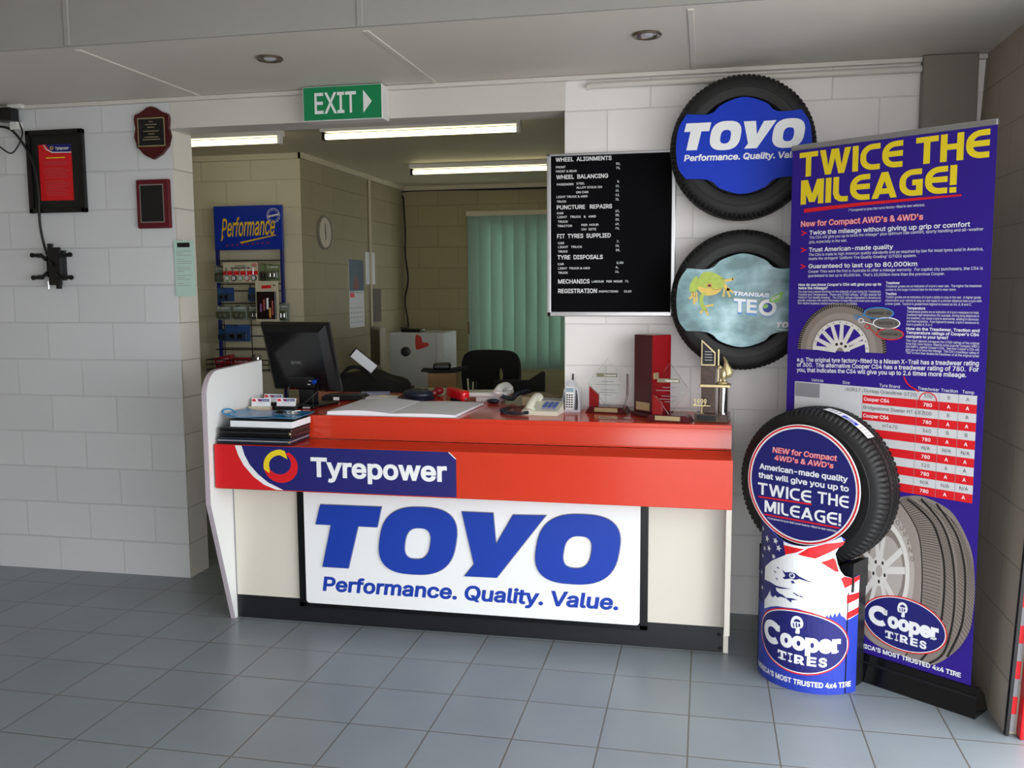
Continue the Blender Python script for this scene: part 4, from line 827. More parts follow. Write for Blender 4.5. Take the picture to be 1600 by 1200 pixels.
b = MB(); b.tube([(.012 * math.cos(a), .012 * math.sin(a), .006 + .003 * math.sin(a)) for a in [2 * PI * k / 16 for k in range(16)]], .0012, 6, closed=True); b.build('key_ring', chrome, t, smooth=60)
for k, (a, m) in enumerate(((.2, chrome), (-.5, gold), (.9, chrome))):
    M = Matrix.Translation((.01, 0, .003 + .004 * k)) @ Matrix.Rotation(a, 4, 'Z'); b = MB(); b.lathe([(.011, 0), (.011, .002)], 18, M @ Matrix.Translation((.01, 0, 0))); b.box(.018, .05, -.0035, .0035, 0, .002, 0, 2, M); b.build('key', m, t)
# business cards
def card_holder(x, y, label, m, z=CZ, lift=0.):
    t = thing('business_card_holder', label, 'card holder', (x, y, z), math.radians(2), 'business card holders')
    MB().box(-.052, .052, -.022, .022, 0, .024 + lift, .003).build('holder', m, t)
    M = Matrix.Translation((0, .002, .012 + lift)) @ Matrix.Rotation(math.radians(-12), 4, 'X')
    c_ = MB().box(-.046, .046, -.004, .012, 0, .05, 0, 2, M).build('cards', paper, t)
    g = G(lambda a, v, l: tuple(M @ Vector((a, -.0042 - l * .0003, v)))); g.poly('n', [(-.018, .046), (.044, .046), (.044, .034), (-.010, .034)], 1); g.poly('r', [(-.043, .046), (-.028, .046), (-.022, .034), (-.043, .034)], 1); g.ring('y', -.006, .04, .005, .005, .002, 2, 16); g.text('w', 'Tyrepower', .004, .0375, .005, .036, off=.02, layer=2); g.stroke('k', [(-.02, .026), (.02, .026)], .0015, 1)
    g.build(c_, {'n': ('navy_header', navy), 'r': ('red_corner', redp), 'y': ('ring_emblem', redp), 'w': ('card_lettering', white), 'k': ('card_line', greyp)})
card_holder(-1.665, -.335, 'business cards in a clear beige holder beside the white side panel', mat('clear_beige', '#cfc6b0', .2)); card_holder(-1.66, -.215, 'business cards in a black holder behind the other two', blackp, CZ, .006); card_holder(-1.545, -.31, 'business cards in a black holder in front of the monitor foot', blackp)
# computer monitor seen from behind
t = thing('computer_monitor', 'black computer monitor seen from behind on the left of the counter', 'monitor', (-1.525, -.06, CZ), math.radians(-12))
M = Matrix.Translation((-.015, 0, .075)) @ Matrix.Rotation(math.radians(16), 4, 'X')
tr = lambda x0, x1, z0, z1, y: [(x0, y, z0), (x1, y, z0), (x1, y, z1), (x0, y, z1)]
b = MB(); b.add(tr(-.204, .205, 0, .362, .0) + tr(-.196, .197, .006, .356, -.018) + tr(-.165, .165, .025, .325, -.045), [(4, 5, 1, 0), (5, 6, 2, 1), (6, 7, 3, 2), (7, 4, 0, 3), (8, 9, 5, 4), (9, 10, 6, 5), (10, 11, 7, 6), (11, 8, 4, 7), (11, 10, 9, 8), (0, 1, 2, 3)], M); b.build('back_shell', blackg, t)
MB().box(-.204, .205, 0, .014, 0, .362, .004, 2, M).build('screen_bezel', dgrey, t); MB().box(-.18, .187, .0142, .016, .02, .335, 0, 2, M).build('screen', blackg, t)
MB().box(-.07, .085, -.052, -.04, .03, .09, .004, 2, M).build('port_cover', blackp, t)
g = G(lambda a, v, l: tuple(M @ Vector((a, -.0452 - l * .0003, v)))); g.text('g', 'aoc', -.035, .158, .020, .066, off=.01); g.build(t, {'g': ('maker_lettering', mat('faint_grey', '#6d6f74', .3))})
g = G(lambda a, v, l: tuple(M @ Vector((a, -.0525 - l * .0003, v)))); g.poly('w', rect(.045, .05, .062, .056), 1); g.stroke('w', [(.055, .072), (.075, .072)], .003, 1); g.build(t, {'w': ('rating_label', lgrey)})
MB().cyl(tuple(M @ Vector((.09, -.048, .07))), tuple(M @ Vector((.09, -.062, .068))), .011, 14).build('blue_plug', royal, t)
b = MB(); b.box(-.055, .035, -.03, .02, .012, .15, .006); b.build('stand_neck', blackp, t); MB().box(-.125, .115, -.085, .085, 0, .014, .006, 2).build('stand_foot', blackg, t)
MB().tube(spline([(-.07, -.05, .13), (-.09, -.07, .07), (-.05, -.1, .02), (.03, -.11, .02), (.075, -.06, .07), (.09, -.062, .1)], 6), .0035, 6).build('monitor_cable', cablem, t, smooth=60)
t = boxthing('desk_device', 'flat black box with silver label in front of the monitor foot', 'device', (-1.51, -.205, CZ), math.radians(4), (.15, .05, .013), blackg, 'body', .004)
MB().box(.015, .052, -.0262, -.0245, .003, .011).build('silver_label', silver, t)
t = boxthing('keyboard', 'black low keyboard edge with a white sticker beside the monitor foot', 'keyboard', (-1.43, .17, CZ), math.radians(6), (.23, .12, .024), blackp, 'body', .006)
MB().box(-.05, -.018, -.0612, -.0595, .004, .02).build('white_sticker', white, t); MB().box(-.105, .105, -.045, .05, .024, .03, .003).build('keys', dgrey, t)
# open ledger
t = thing('ledger_book', 'large open ledger with white pages lying on the counter top', 'book', (-.985, -.17, CZ), 0)
def page(xa, xb, f):
    b = MB(); n = 14
    for j, y in enumerate((-.235, .235)):
        for i in range(n + 1):
            q = i / n; x = xa + (xb - xa) * q; x += (.02 if y > 0 else 0) * (1 if x > 0 else -.5) * abs(q if xa == 0 else 1 - q); b.v += [(x, y, .002), (x, y, f(q))]
    for i in range(n):
        a = 2 * i; c_ = a + 2 * (n + 1); b.f += [(a + 1, a + 3, c_ + 3, c_ + 1), (a, c_, c_ + 2, a + 2), (a, a + 2, a + 3, a + 1), (c_, c_ + 1, c_ + 3, c_ + 2)]
    b.f += [(0, 1, 2 * (n + 1) + 1, 2 * (n + 1)), (2 * n, 2 * n + 2 * (n + 1), 2 * n + 2 * (n + 1) + 1, 2 * n + 1)]
    return b
pr_m = mat('ruled_paper', '#eceef6', .7, var=.02)
page(-.305, 0, lambda q: .012 + .010 * math.sin(q * PI * .95) + .004 * (1 - q)).build('left_page', pr_m, t, smooth=40); page(0, .315, lambda q: .012 + .004 * math.sin(q * PI)).build('right_page', pr_m, t, smooth=40)
MB().box(-.31, .32, -.237, .238, 0, .0018).build('cover', lgrey, t)
t = boxthing('notepad', 'white notepad lying behind the open ledger', 'notepad', (-1.25, .20, CZ), math.radians(-4), (.19, .11, .016), paper, 'pages', .001)
MB().box(-.02, .10, .01, .055, .0162, .019).build('cream_slip', mat('cream_slip', '#d9d3b8', .7), t)
# eftpos terminal
t = thing('payment_terminal', 'dark blue rounded payment terminal behind the open ledger', 'payment terminal', (-1.035, .19, CZ), math.radians(-20))
b = MB(); b.sphere((0, 0, .034), .088, .07, .033); b.box(-.075, .075, -.06, .06, 0, .02, .012, 3); b.build('body', navyp, t, smooth=60)
MB().box(-.03, .05, -.03, .03, .05, .066, .008, 3).build('keypad_cover', dgrey, t); MB().box(-.0, .045, -.02, .02, .066, .069, .001).build('screen', mat('olive_screen', '#6f6a48', .3), t)
MB().tube(spline([(-.08, .0, .03), (-.12, -.02, .012), (-.16, -.06, .006)], 6), .004, 6).build('lead', cablem, t, smooth=60)
# stapler
stap = thing('stapler', 'bright red stapler standing behind the right page of the ledger', 'stapler', (-.80, .15, CZ), math.radians(42))
rs = mat('stapler_red', '#d8101c', .2, coat=.5)
b = MB(); b.box(-.019, .019, -.075, .075, 0, .012, .004); b.build('base', blackp, stap); M = Matrix.Translation((0, .06, .03)) @ Matrix.Rotation(math.radians(3), 4, 'X')
b = MB(); b.box(-.024, .024, -.14, .05, -.012, .044, .016, 4, M); b.build('top_arm', rs, stap, smooth=50); MB().box(-.008, .008, -.1405, -.137, -.004, .008, 0, 2, M).build('metal_nose', chrome, stap); MB().box(-.016, .016, .03, .07, .01, .03, .004).build('hinge', blackp, stap)
t = thing('desk_item', 'small dark red desk item lying behind the red stapler', 'desk item', (-1.03, .40, CZ), math.radians(20))
dr_ = mat('dark_red_plastic', '#8a121a', .3); MB().box(-.05, .035, -.022, .022, 0, .03, .008, 3).build('body', dr_, t, smooth=50); MB().sphere((.045, 0, .028), .028, .022, .022).build('round_end', dr_, t, smooth=60)
t = thing('pen', 'short silver pen lying at the far edge of the ledger', 'pen', (-.80, .085, CZ), math.radians(4))
MB().tube([(-.06, 0, .006), (.05, 0, .006), (.065, 0, .006)], [.006, .006, .002], 12).build('barrel', silver, t, smooth=50); MB().box(-.055, -.02, -.009, .009, .011, .0145, .001).build('clip', gold, t)
boxthing('memo_pad', 'small greenish memo pad behind the red stapler', 'memo pad', (-1.03, .47, CZ), .1, (.13, .07, .034), mat('memo_green', '#a9a88a', .7), 'pages', .001)
boxthing('memo_pad', 'small pale memo block to the left of the rear telephone', 'memo pad', (-.78, .455, CZ), -.05, (.09, .06, .03), mat('memo_cream', '#bdb79a', .7), 'pages', .001)
# telephones
def coil(pts, rad=.006, turns=60, wire=.0022):
    P = [Vector(p) for p in spline(pts, 20)]; out = []
    for i in range(len(P) - 1):
        tn = (P[i + 1] - P[i]).normalized(); n1 = tn.orthogonal().normalized(); n2 = tn.cross(n1)
        for k in range(4): q = k / 4; a = 2 * PI * turns * (i + q) / len(P); out.append(P[i].lerp(P[i + 1], q) + (n1 * math.cos(a) + n2 * math.sin(a)) * rad)
    return MB().tube(out, wire, 5)
def handset(parent, M, m):
    b = MB(); L = spline([(0, -.098, .012), (0, -.085, .022), (0, -.05, .034), (0, 0, .038), (0, .05, .034), (0, .085, .022), (0, .098, .012)], 5); R = [.017 + .006 * abs(i / (len(L) - 1) - .5) * 2 for i in range(len(L))]
    b.tube(L, R, 14, M=M); b.sphere((0, -.08, .012), .026, .026, .016, M); b.sphere((0, .08, .012), .026, .026, .016, M); return b.build('handset', m, parent, smooth=60)
t = thing('telephone', 'cream desk telephone with blue keys in front, beside the cordless phone', 'telephone', (-.297, -.165, CZ), math.radians(-4), 'desk telephones')
b = MB(); b.slab([[(-.105, .0), (-.105, .02), (.10, .058), (.105, .05), (.105, 0)]], 0, .172); b.v = [(y - .086, x, z) for x, y, z in b.v]; b.build('body', beige, t)
M = Matrix.Translation((0, -.105, .0205)) @ Matrix.Rotation(math.atan2(.038, .205), 4, 'X')
bk = mat('key_blue', '#4a5fa8', .4)
for i in range(3):
    for j in range(4): MB().box(-.002 + i * .024, .016 + i * .024, .055 + j * .022, .070 + j * .022, 0, .004, .001, 1, M).build('key', bk, t)
MB().box(-.002, .066, .035, .04, 0, .001, 0, 1, M).build('blue_line', bk, t); MB().box(-.03, .074, .16, .195, 0, .003, .001, 1, M).build('display_strip', greyp, t)
handset(t, Matrix.Translation((-.052, .0, .026)) @ Matrix.Rotation(math.atan2(.038, .205), 4, 'X'), beige)
coil([(-.05, -.112, .014), (-.10, -.12, .0095), (-.16, -.10, .0095), (-.205, -.03, .0095), (-.19, .04, .0095), (-.13, .09, .0095)], .0065, 46).build('coiled_cord', navyp, t, smooth=60)
t = thing('telephone', 'white desk telephone turned sideways on its stand behind the ledger', 'telephone', (-.645, .22, CZ), math.radians(-6), 'desk telephones')
MB().box(-.07, .06, -.05, .05, 0, .03, .004).build('wall_foot', wplast, t); M = Matrix.Translation((0, 0, .03)) @ Matrix.Rotation(math.radians(-2), 4, 'Y'); b = MB(); b.box(-.115, .10, -.075, .08, 0, .024, .009, 3, M); b.build('body', wplast, t, smooth=50)
handset(t, Matrix.Translation((.065, .0, .045)), wplast)
b = MB(); [b.cyl((-.035 + .018 * k, -.0505, .008), (-.035 + .018 * k, -.0495, .008), .0028, 8) for k in range(3)]; b.build('socket_row', blk, t)
coil([(.085, -.08, .04), (.12, -.03, .02), (.135, .02, .04), (.17, .1, .05)], .009, 26, .003).build('coiled_cord', navyp, t, smooth=60); MB().sphere((.035, -.075, .012), .035, .02, .012).build('cord_bundle', navyp, t, smooth=60)
t = boxthing('phone_book', 'beige block with brownish top lying behind the front telephone', 'book', (-.345, .15, CZ), math.radians(-8), (.19, .2, .045), mat('book_beige', '#c4b896', .6), 'pages', .003)
MB().box(-.095, .095, -.1, .1, .045, .050, .001).build('cover', mat('book_brown', '#8a7658', .5), t)
t = thing('cordless_phone', 'silver cordless phone with antenna standing upright in its charging cradle', 'telephone', (-.178, -.125, CZ), math.radians(-4))
b = MB(); b.slab([spline([(-.043, 0), (-.044, .04), (-.038, .08), (-.028, .115), (.028, .115), (.038, .08), (.044, .04), (.043, 0)], 4)], -.006, .045); b.build('cradle', silver, t, smooth=40)
b = MB(); b.slab([spline([(-.033, .012), (-.035, .05), (-.031, .09), (-.022, .112), (.022, .112), (.031, .09), (.035, .05), (.033, .012)], 4)], -.0085, -.005); b.build('dark_recess', dgrey, t)
M = Matrix.Translation((0, -.018, .012)) @ Matrix.Rotation(math.radians(-6), 4, 'X'); b = MB(); b.slab([spline([(-.020, .0), (-.023, .05), (-.025, .10), (-.022, .13), (-.012, .142), (.012, .142), (.022, .13), (.025, .10), (.023, .05), (.020, 0)], 4)], -.019, .012, M); hs_ = b.build('handset', silver, t, smooth=40)
MB().box(-.0185, .0185, -.0205, -.018, .008, .112, .004, 2, M).build('keypad_plate', wplast, hs_)
MB().box(-.017, .017, -.0215, -.019, .085, .105, .001, 1, M).build('display', mat('lcd_grey_blue', '#8fa6b4', .2), hs_); MB().lathe([(.011, 0), (.009, .003)], 20, M @ Matrix.Translation((0, -.02, .122)) @ Matrix.Rotation(PI / 2, 4, 'X')).build('earpiece', silver, hs_)
for i in range(3):
    for j in range(6): MB().box(-.0165 + i * .0115, -.0075 + i * .0115, -.0222, -.019, .012 + j * .0112, .0185 + j * .0112, .001, 1, M).build('key', dgrey, hs_)
MB().tube([tuple(M @ Vector((.008, .004, .135))), tuple(M @ Vector((.008, .006, .172)))], [.006, .004], 12).build('antenna', dgrey, hs_, smooth=50)
# awards
def award(label, loc, rz, hw, hh, cz_, wedge):
    t = thing('glass_award', label, 'award', loc, rz, 'diamond glass awards')
    b = MB(); b.slab([[(-.1, 0), (.1, 0), (.08, .03), (-.08, .03)]], -.045, .045); b.build('wooden_base', mahog, t)
    MB().slab([[(0, cz_ - hh), (hw, cz_), (0, cz_ + hh), (-hw, cz_)]], -.008, -.001).build('glass_diamond', glass, t)
    MB().box(-.055, .055, -.0475, -.04, .007, .026).build('gold_plate', gold, t)
    b = MB(); b.slab([wedge], -.03, -.012); b.build('red_wedge', mahred, t)
    g = G(flat(-.0083)); g.poly('k', rect(-.055, cz_ + .03, .045, cz_ + .047), 1); g.text('w', 'Tyrepower', -.02, cz_ + .0345, .008, .06, off=.02, layer=2)
    for q, ww in ((.008, .03), (-.006, .06), (-.03, .035), (-.044, .045), (-.055, .02)): g.stroke('l', [(-ww, cz_ + q), (ww, cz_ + q)], .0022, 1)
    g.build(t, {'k': ('badge', mat('etched_badge', '#7d7a62', .5)), 'w': ('badge_lettering', white), 'l': ('etched_lines', greyp)}); return t
award('diamond glass award on wooden base directly right of the cordless phone', (-.005, -.10, CZ), math.radians(-8), .098, .118, .138, [(-.085, .028), (-.04, .028), (-.04, .085), (-.085, .122)])
award('diamond glass award in front of the red wooden box', (.290, -.335, CZ), math.radians(-10), .085, .115, .140, [(-.07, .028), (-.03, .028), (-.03, .08), (-.07, .115)])
t = thing('acrylic_stand', 'curved clear acrylic stand with a foot in front of the left glass award', 'stand', (.06, -.30, CZ), math.radians(-4))
P = spline([(-.085, .0035), (-.03, .004), (.0, .012), (.03, .05), (.045, .11), (.046, .20)], 6); nrm = [(x - .006, z + .002) for x, z in P]
MB().slab([P + nrm[::-1]], -.018, .018).build('curved_strip', glass, t, smooth=40); MB().box(-.085, .06, -.022, .022, 0, .004, .001).build('foot', glass, t)
t = thing('presentation_box', 'tall red mahogany presentation box standing at the right end of the counter', 'box', (.203, -.175, CZ), math.radians(47))
MB().box(-.058, .058, -.058, .058, .02, .372, .002).build('box_body', mahog, t); MB().box(-.07, .07, -.07, .07, 0, .02, .003).build('plinth', mahog, t)
MB().box(-.0575, .0575, -.0605, -.057, .022, .371).build('box_door', mahred, t)
MB().box(-.061, -.0575, -.045, .04, .03, .066).build('gold_plate', gold, t); MB().box(-.05, -.02, -.064, -.06, .175, .203, .001).build('gold_clasp', gold, t)
t = thing('trophy', 'marble and chrome trophy with golden eagle and 1999 at the counter end', 'trophy', (.475, -.30, CZ), math.radians(-6))
marb = mat('dark_marble', '#4a3a34', .2, var=.9, scale=45)
MB().box(-.072, .072, -.06, .05, 0, .036, .003).build('base', marb, t); MB().box(-.062, .02, -.0615, -.0595, .006, .03).build('base_plate', blackg, t)
MB().box(-.048, .012, -.03, .01, .036, .155, .002).build('lower_slab', marb, t); MB().cyl((.044, -.01, .036), (.044, -.01, .15), .021, 24).build('chrome_column', chrome, t, smooth=40)
MB().box(-.055, .075, -.04, .03, .15, .164, .003).build('middle_shelf', gold, t)
MB().slab([[(-.052, .164), (.012, .164), (.012, .305), (-.052, .365)]], -.02, 0).build('plaque_tower', marb, t); MB().slab([[(-.050, .245), (.010, .245), (.010, .302), (-.050, .357)]], -.0215, -.0195).build('gold_border', gold, t); MB().slab([[(-.046, .25), (.006, .25), (.006, .298), (-.046, .347)]], -.0225, -.021).build('black_plate', blackg, t)
g = G(flat(-.0227)); [g.stroke('l', [(-.036, .305 - k * .012), (-.004, .305 - k * .012)], .002, 1) for k in range(4)]; g.build(t, {'l': ('engraving', alu)})
MB().cyl((.022, -.01, .164), (.022, -.01, .315), .005, 10).build('gold_post', gold, t)
b = MB(); b.sphere((.045, -.012, .205), .016, .018, .03); b.sphere((.03, -.022, .238), .010, .012, .010); b.tube([(.027, -.032, .238), (.02, -.045, .230)], [.005, .001], 8)
for k in range(8): b.tube([(.045, -.006, .192), (.074 - .003 * k, -.004 + .002 * k, .205 + .008 * k), (.084 - .006 * k, .002 * k, .222 + .0085 * k)], [.010, .009, .003], 6)
for sx in (-.008, .01): b.tube([(.042 + sx, -.015, .188), (.036 + sx, -.025, .165)], [.006, .003], 8)
b.sphere((.042, -.015, .17), .026, .022, .008); b.build('eagle_figure', gold, t, smooth=60)
g = MB(); vs, fs = text_geo('1999', .02, 0); g.add([(-.078 + a * .032, -.055, .075 + c_ * .05) for a, c_ in vs], fs); o = g.build('year_numerals', gold, t, fix=False); so = o.modifiers.new('depth', 'SOLIDIFY'); so.thickness = .003
b = MB(); b.lathe([(.012, 0), (.004, .006), (.004, .022), (.008, .034)], 16, Matrix.Translation((-.042, -.054, .036))); b.box(-.08, -.005, -.058, -.05, .07, .074); b.build('numeral_stem', gold, t, smooth=40)

# ------------------------------------------------------------------ office behind
def lamp(x, y, label, L=1.2):
    t = thing('fluorescent_light', label, 'light', (x, y, H), 0, 'fluorescent ceiling lights')
    MB().box(-L / 2 - .02, L / 2 + .02, -.035, .035, -.036, 0, .004).build('batten', wplast, t)
    MB().cyl((-L / 2, 0, -.062), (L / 2, 0, -.062), .017, 16).build('tube', tube_m, t, smooth=50)
    for s_ in (-1, 1): MB().box(s_ * (L / 2 + .004) - .01, s_ * (L / 2 + .004) + .01, -.022, .022, -.085, -.034, .003).build('lamp_holder', blackp if s_ < 0 else wplast, t)
lamp(-2.775, 1.02, 'lit fluorescent tube at the left of the office opening'); lamp(-1.25, .97, 'lit fluorescent tube in the middle of the office ceiling nearest the opening'); lamp(-1.27, 2.75, 'lit fluorescent tube deep in the office beside the price board edge')
# display rack
t = thing('display_rack', 'blue wire display rack with yellow lettered sign against the office wall', 'rack', (-2.82, 1.82, 0))
RX0, RY0 = 2.80, -1.82
bluep = mat('rack_blue', '#0d2fa0', .35)
MB().box(-.272, .266, -.012, .012, 1.848, 2.165, .003).build('sign_board', bluep, t)
for sx, tl in ((-.258, 0), (.252, .03)): MB().box(sx - .011, sx + .011, -.012, .014, .0, 1.85, .002).build('post', mat('post_navy', '#1b2070', .4), t)
b = MB()
for z in (1.77, 1.60, 1.55, 1.46, 1.30, 1.22, 1.13): b.tube([(-.25, -.014, z), (.25, -.014, z)], .004, 6)
for x in (-.22, .0): b.tube([(x, -.014, 1.0), (x, -.014, 1.6)], .004, 6)
b.build('wire_grid', blackp, t, smooth=50); MB().box(-.3, .3, -.22, .06, 0, .03, .004).build('base', blackp, t)
b = MB()
for z, y_ in ((1.055, -.16), (1.02, -.16), (.985, -.16), (1.12, -.02)): b.tube([(-.29, -.02, z), (-.29, y_, z), (.25, y_, z), (.25, -.02, z)], .004, 6)
for k in range(12): b.tube([(-.29 + k * .049, -.02, .97), (-.29 + k * .049, -.16, .97), (-.29 + k * .049, -.16, 1.055)], .0025, 5)
b.build('wire_basket', blackp, t, smooth=50)
g = G(flat(-.0125)); yb = mat('brush_yellow', '#e6bb12', .4); g.text('y', 'Performance', -.215, 1.945, .13, .425, off=.012, shear=.3, layer=2, slope=.03); g.poly('y', [(-.07, 1.905), (.215, 1.955), (.215, 1.948), (-.06, 1.893)], 2)
g.poly('y', [(-.222, 1.915), (-.213, 1.915), (-.194, 1.95), (-.21, 1.95)], 2)
random.seed(2)
for k in range(9): g.stroke('r', [(-.18 + k * .04, 1.880 + .002 * k), (-.16 + k * .04, 1.882 + .002 * k)], .012, 1)
g.ring('w', .2, 2.09, .052, .052, .004, 2, 40); g.ring('w', .2, 2.09, .038, .038, .002, 2, 36); g.poly('w', [(.155, 2.075), (.24, 2.09), (.245, 2.105), (.16, 2.09)], 3)
for k in range(14):
    a = 2 * PI * k / 14; g.stroke('w', [(.2 + .042 * math.cos(a), 2.09 + .042 * math.sin(a)), (.2 + .048 * math.cos(a), 2.09 + .048 * math.sin(a))], .006, 2)
g.build(t, {'y': ('yellow_lettering', yb), 'r': ('red_subtitle', mat('dim_red_print', '#7a2348', .5)), 'w': ('round_stamp', lgrey)})
def pack(label, x0, z0, x1, z1, y, top, bot, kind, grp):
    cx = (x0 + x1) / 2; w_ = (x1 - x0) / 2; h = z1 - z0
    t = thing('blister_pack', label, 'blister pack', (cx, y, z0), 0, grp)
    MB().box(-w_, w_, -.002, .002, 0, h, 0).build('backing_card', top, t); MB().box(-w_ * .85, w_ * .85, -.03, -.002, h * .08, h * .58, .006).build('clear_blister', bot, t)
    g = G(flat(-.0022)); g.ring('w', -w_ * .7, h * .82, .008, .008, .003, 1, 16); g.stroke('w', [(-w_ * .35, h * .82), (w_ * .75, h * .82)], .008, 1)
    if kind: g.build(t, {'w': ('card_marks', lgrey)})
    b = MB(); b.box(-w_ * .5, -w_ * .1, -.034, -.029, h * .2, h * .45, .002); b.box(w_ * .1, w_ * .5, -.034, -.029, h * .2, h * .45, .002); b.build('fitting', chrome if kind else blackp, t)
    MB().tube([(0, .03, h * .95), (0, -.05, h * .97), (0, -.055, h * 1.02)], .0025, 6).build('hook', blackp, t); return t
gc = mat('card_green', '#71805a', .5); gb = mat('blister_olive', '#4d5240', .15); bc = mat('card_blue', '#2f4f86', .5); bb = mat('blister_blue', '#31435e', .15); gy = mat('card_grey_green', '#7e8a80', .5)
pack('clear grey blister pack on the top hook row beside the left post', -3.075, 1.61, -2.965, 1.735, 1.77, gy, gb, 1, 'hanging blister packs'); pack('green blister pack at the right end of the top hook row', -2.655, 1.625, -2.55, 1.74, 1.74, gc, gb, 1, 'hanging blister packs'); pack('olive blister pack tucked behind the green one on the top row', -2.72, 1.615, -2.64, 1.745, 1.775, gc, gb, 0, 'hanging blister packs')
pack('blue blister pack at the left of the second hook row', -3.055, 1.475, -2.925, 1.575, 1.76, bc, bb, 0, 'hanging blister packs'); pack('narrow blue blister pack half hidden behind the tall brush card', -2.815, 1.475, -2.735, 1.575, 1.77, bc, bb, 0, 'hanging blister packs')
pack('grey green blister pack leftmost of the third hook row', -3.07, 1.342, -2.955, 1.445, 1.76, gy, gb, 1, 'hanging blister packs'); pack('grey green blister pack second in the third hook row', -2.938, 1.342, -2.828, 1.445, 1.76, gy, gb, 1, 'hanging blister packs'); pack('grey green blister pack behind the tall card in the third row', -2.815, 1.342, -2.72, 1.445, 1.77, gy, gb, 1, 'hanging blister packs')
pack('small blue pack at the left of the lowest hook row', -3.065, 1.185, -2.985, 1.275, 1.77, bc, bb, 0, 'hanging blister packs'); pack('wide blue pack with pale top in the lowest hook row', -2.99, 1.185, -2.79, 1.305, 1.73, bc, bb, 0, 'hanging blister packs')
pack('pale blister pack behind the right post of the rack', -2.60, 1.33, -2.515, 1.46, 1.795, gy, gb, 1, 'hanging blister packs')
t = thing('gauge_card', 'wide white card holding five round gauges on the rack top row', 'card', (-2.835, 1.70, 1.615), 0)
MB().box(-.135, .135, -.002, .002, 0, .14).build('backing_card', mat('off_white_card', '#c9c0a8', .6), t); g = G(flat(-.0022)); g.poly('r', rect(-.135, .05, .135, .078), 1); g.stroke('k', [(-.075, .1), (.075, .1)], .008, 1); g.stroke('k', [(-.04, .115), (.04, .115)], .005, 1); g.poly('p', ell(.11, .12, .022, .014, 16), 1); g.build(t, {'r': ('red_band', redp), 'k': ('lettering_bars', blk), 'p': ('pink_flash', mat('pink_print', '#c9807a', .5))})
for k, m in enumerate((mat('gauge_green', '#6f9a72', .4), blk, MATS['gauge_green'], mat('gauge_red', '#a84a4a', .4), blk)):
    x = -.105 + k * .052; b = MB(); b.lathe([(.022, 0), (.022, .006), (.017, .008)], 20, Matrix.Translation((x, -.002, .028)) @ Matrix.Rotation(PI / 2, 4, 'X')); gg = b.build('gauge', m, t, smooth=40); MB().cyl((x, -.010, .05), (x, -.010, .1), .005, 8).build('gauge_stem', chrome, gg, smooth=40); MB().lathe([(.0155, 0), (.0155, .001)], 18, Matrix.Translation((x, -.0102, .028)) @ Matrix.Rotation(PI / 2, 4, 'X')).build('gauge_dial', lgrey, gg)
t = thing('tool_card', 'tall white display card with dark window holding coloured tools on the rack', 'card', (-2.625, 1.68, 1.33), 0)
MB().box(-.088, .088, -.004, .004, 0, .29, .001).build('backing_card', MATS['off_white_card'], t); MB().box(-.072, .072, -.022, -.004, .02, .215, .003).build('dark_window', mat('window_dark', '#1d1113', .15), t)
g = G(flat(-.0045)); g.stroke('r', [(-.04, .247), (.035, .25)], .022, 1); g.stroke('k', [(.05, .26), (.065, .26)], .008, 1); g.build(t, {'r': ('red_lettering_bar', redp), 'k': ('small_mark', blk)})
for x, z0, z1, m in ((-.04, .07, .13, mat('tool_violet', '#6b2a70', .3)), (-.015, .08, .16, dr_), (.012, .09, .17, white), (.03, .03, .10, mat('tool_orange', '#c88a1e', .3)), (.05, .05, .15, dr_)): MB().cyl((x, -.024, z0), (x, -.024, z1), .008, 10).build('tool', m, t, smooth=40)
for k, (x, z, a, lb) in enumerate(((-2.98, 1.03, .22, 'red carton tilted at the left of the wire basket'), (-2.84, 1.02, .02, 'red carton lying flat in the wire basket'))):
    t = thing('carton', lb, 'carton', (x, 1.70, .975), 0, 'red cartons in the wire basket'); M = Matrix.Translation((0, 0, z - .975)) @ Matrix.Rotation(-a, 4, 'Y')
    MB().box(-.065, .065, -.03, .03, -.045, .05, .001, 1, M).build('box_body', mat('carton_red', '#8f1a20', .4), t); MB().box(-.05, .05, -.0315, -.0295, .015, .032, 0, 1, M).build('white_band', mat('carton_pink', '#c78a8a', .5), t)
t = thing('foil_pack', 'shiny silver pack at the right end of the wire basket', 'pack', (-2.735, 1.70, .975), 0); MB().box(-.035, .035, -.03, .03, 0, .12, .02, 3).build('foil', chrome, t, smooth=40)
# wall things in the office
t = thing('wall_clock', 'round pale wall clock on the office side wall', 'clock', (-2.469, 2.345, 1.995), PI / 2)
MB().lathe([(.128, 0), (.132, .015), (.122, .022), (.115, .015)], 40, Matrix.Rotation(PI / 2, 4, 'X'), capt=False).build('rim', mat('clock_rim', '#8a8578', .4), t, smooth=40); MB().lathe([(.118, .013), (.117, .0135)], 40, Matrix.Rotation(PI / 2, 4, 'X')).build('face', mat('clock_face', '#cfc7b4', .5), t)
MB().box(-.004, .004, -.017, -.015, -.01, .07).build('minute_hand', blk, t); MB().box(-.005, .005, -.019, -.017, -.055, .01).build('hour_hand', blk, t)
t = thing('wall_calendar', 'wall calendar with blue picture on the office side wall', 'calendar', (-2.468, 3.0, 1.235), PI / 2)
MB().box(-.165, .165, -.004, .001, 0, .57).build('pages', paper, t); g = G(flat(-.0042)); g.poly('b', rect(-.165, .31, .165, .57), 1); g.poly('o', spline([(-.08, .33), (-.02, .45), (.02, .40), (.05, .34)], 5, True), 2); g.poly('r', rect(-.155, .255, -.06, .29), 1); g.stroke('k', [(-.155, .3), (-.06, .3)], .014, 1); g.stroke('k', [(-.04, .295), (.15, .295)], .006, 1)
for i in range(6):
    for j in range(4): g.poly('k', rect(-.14 + i * .05, .04 + j * .04, -.125 + i * .05, .052 + j * .04), 1)
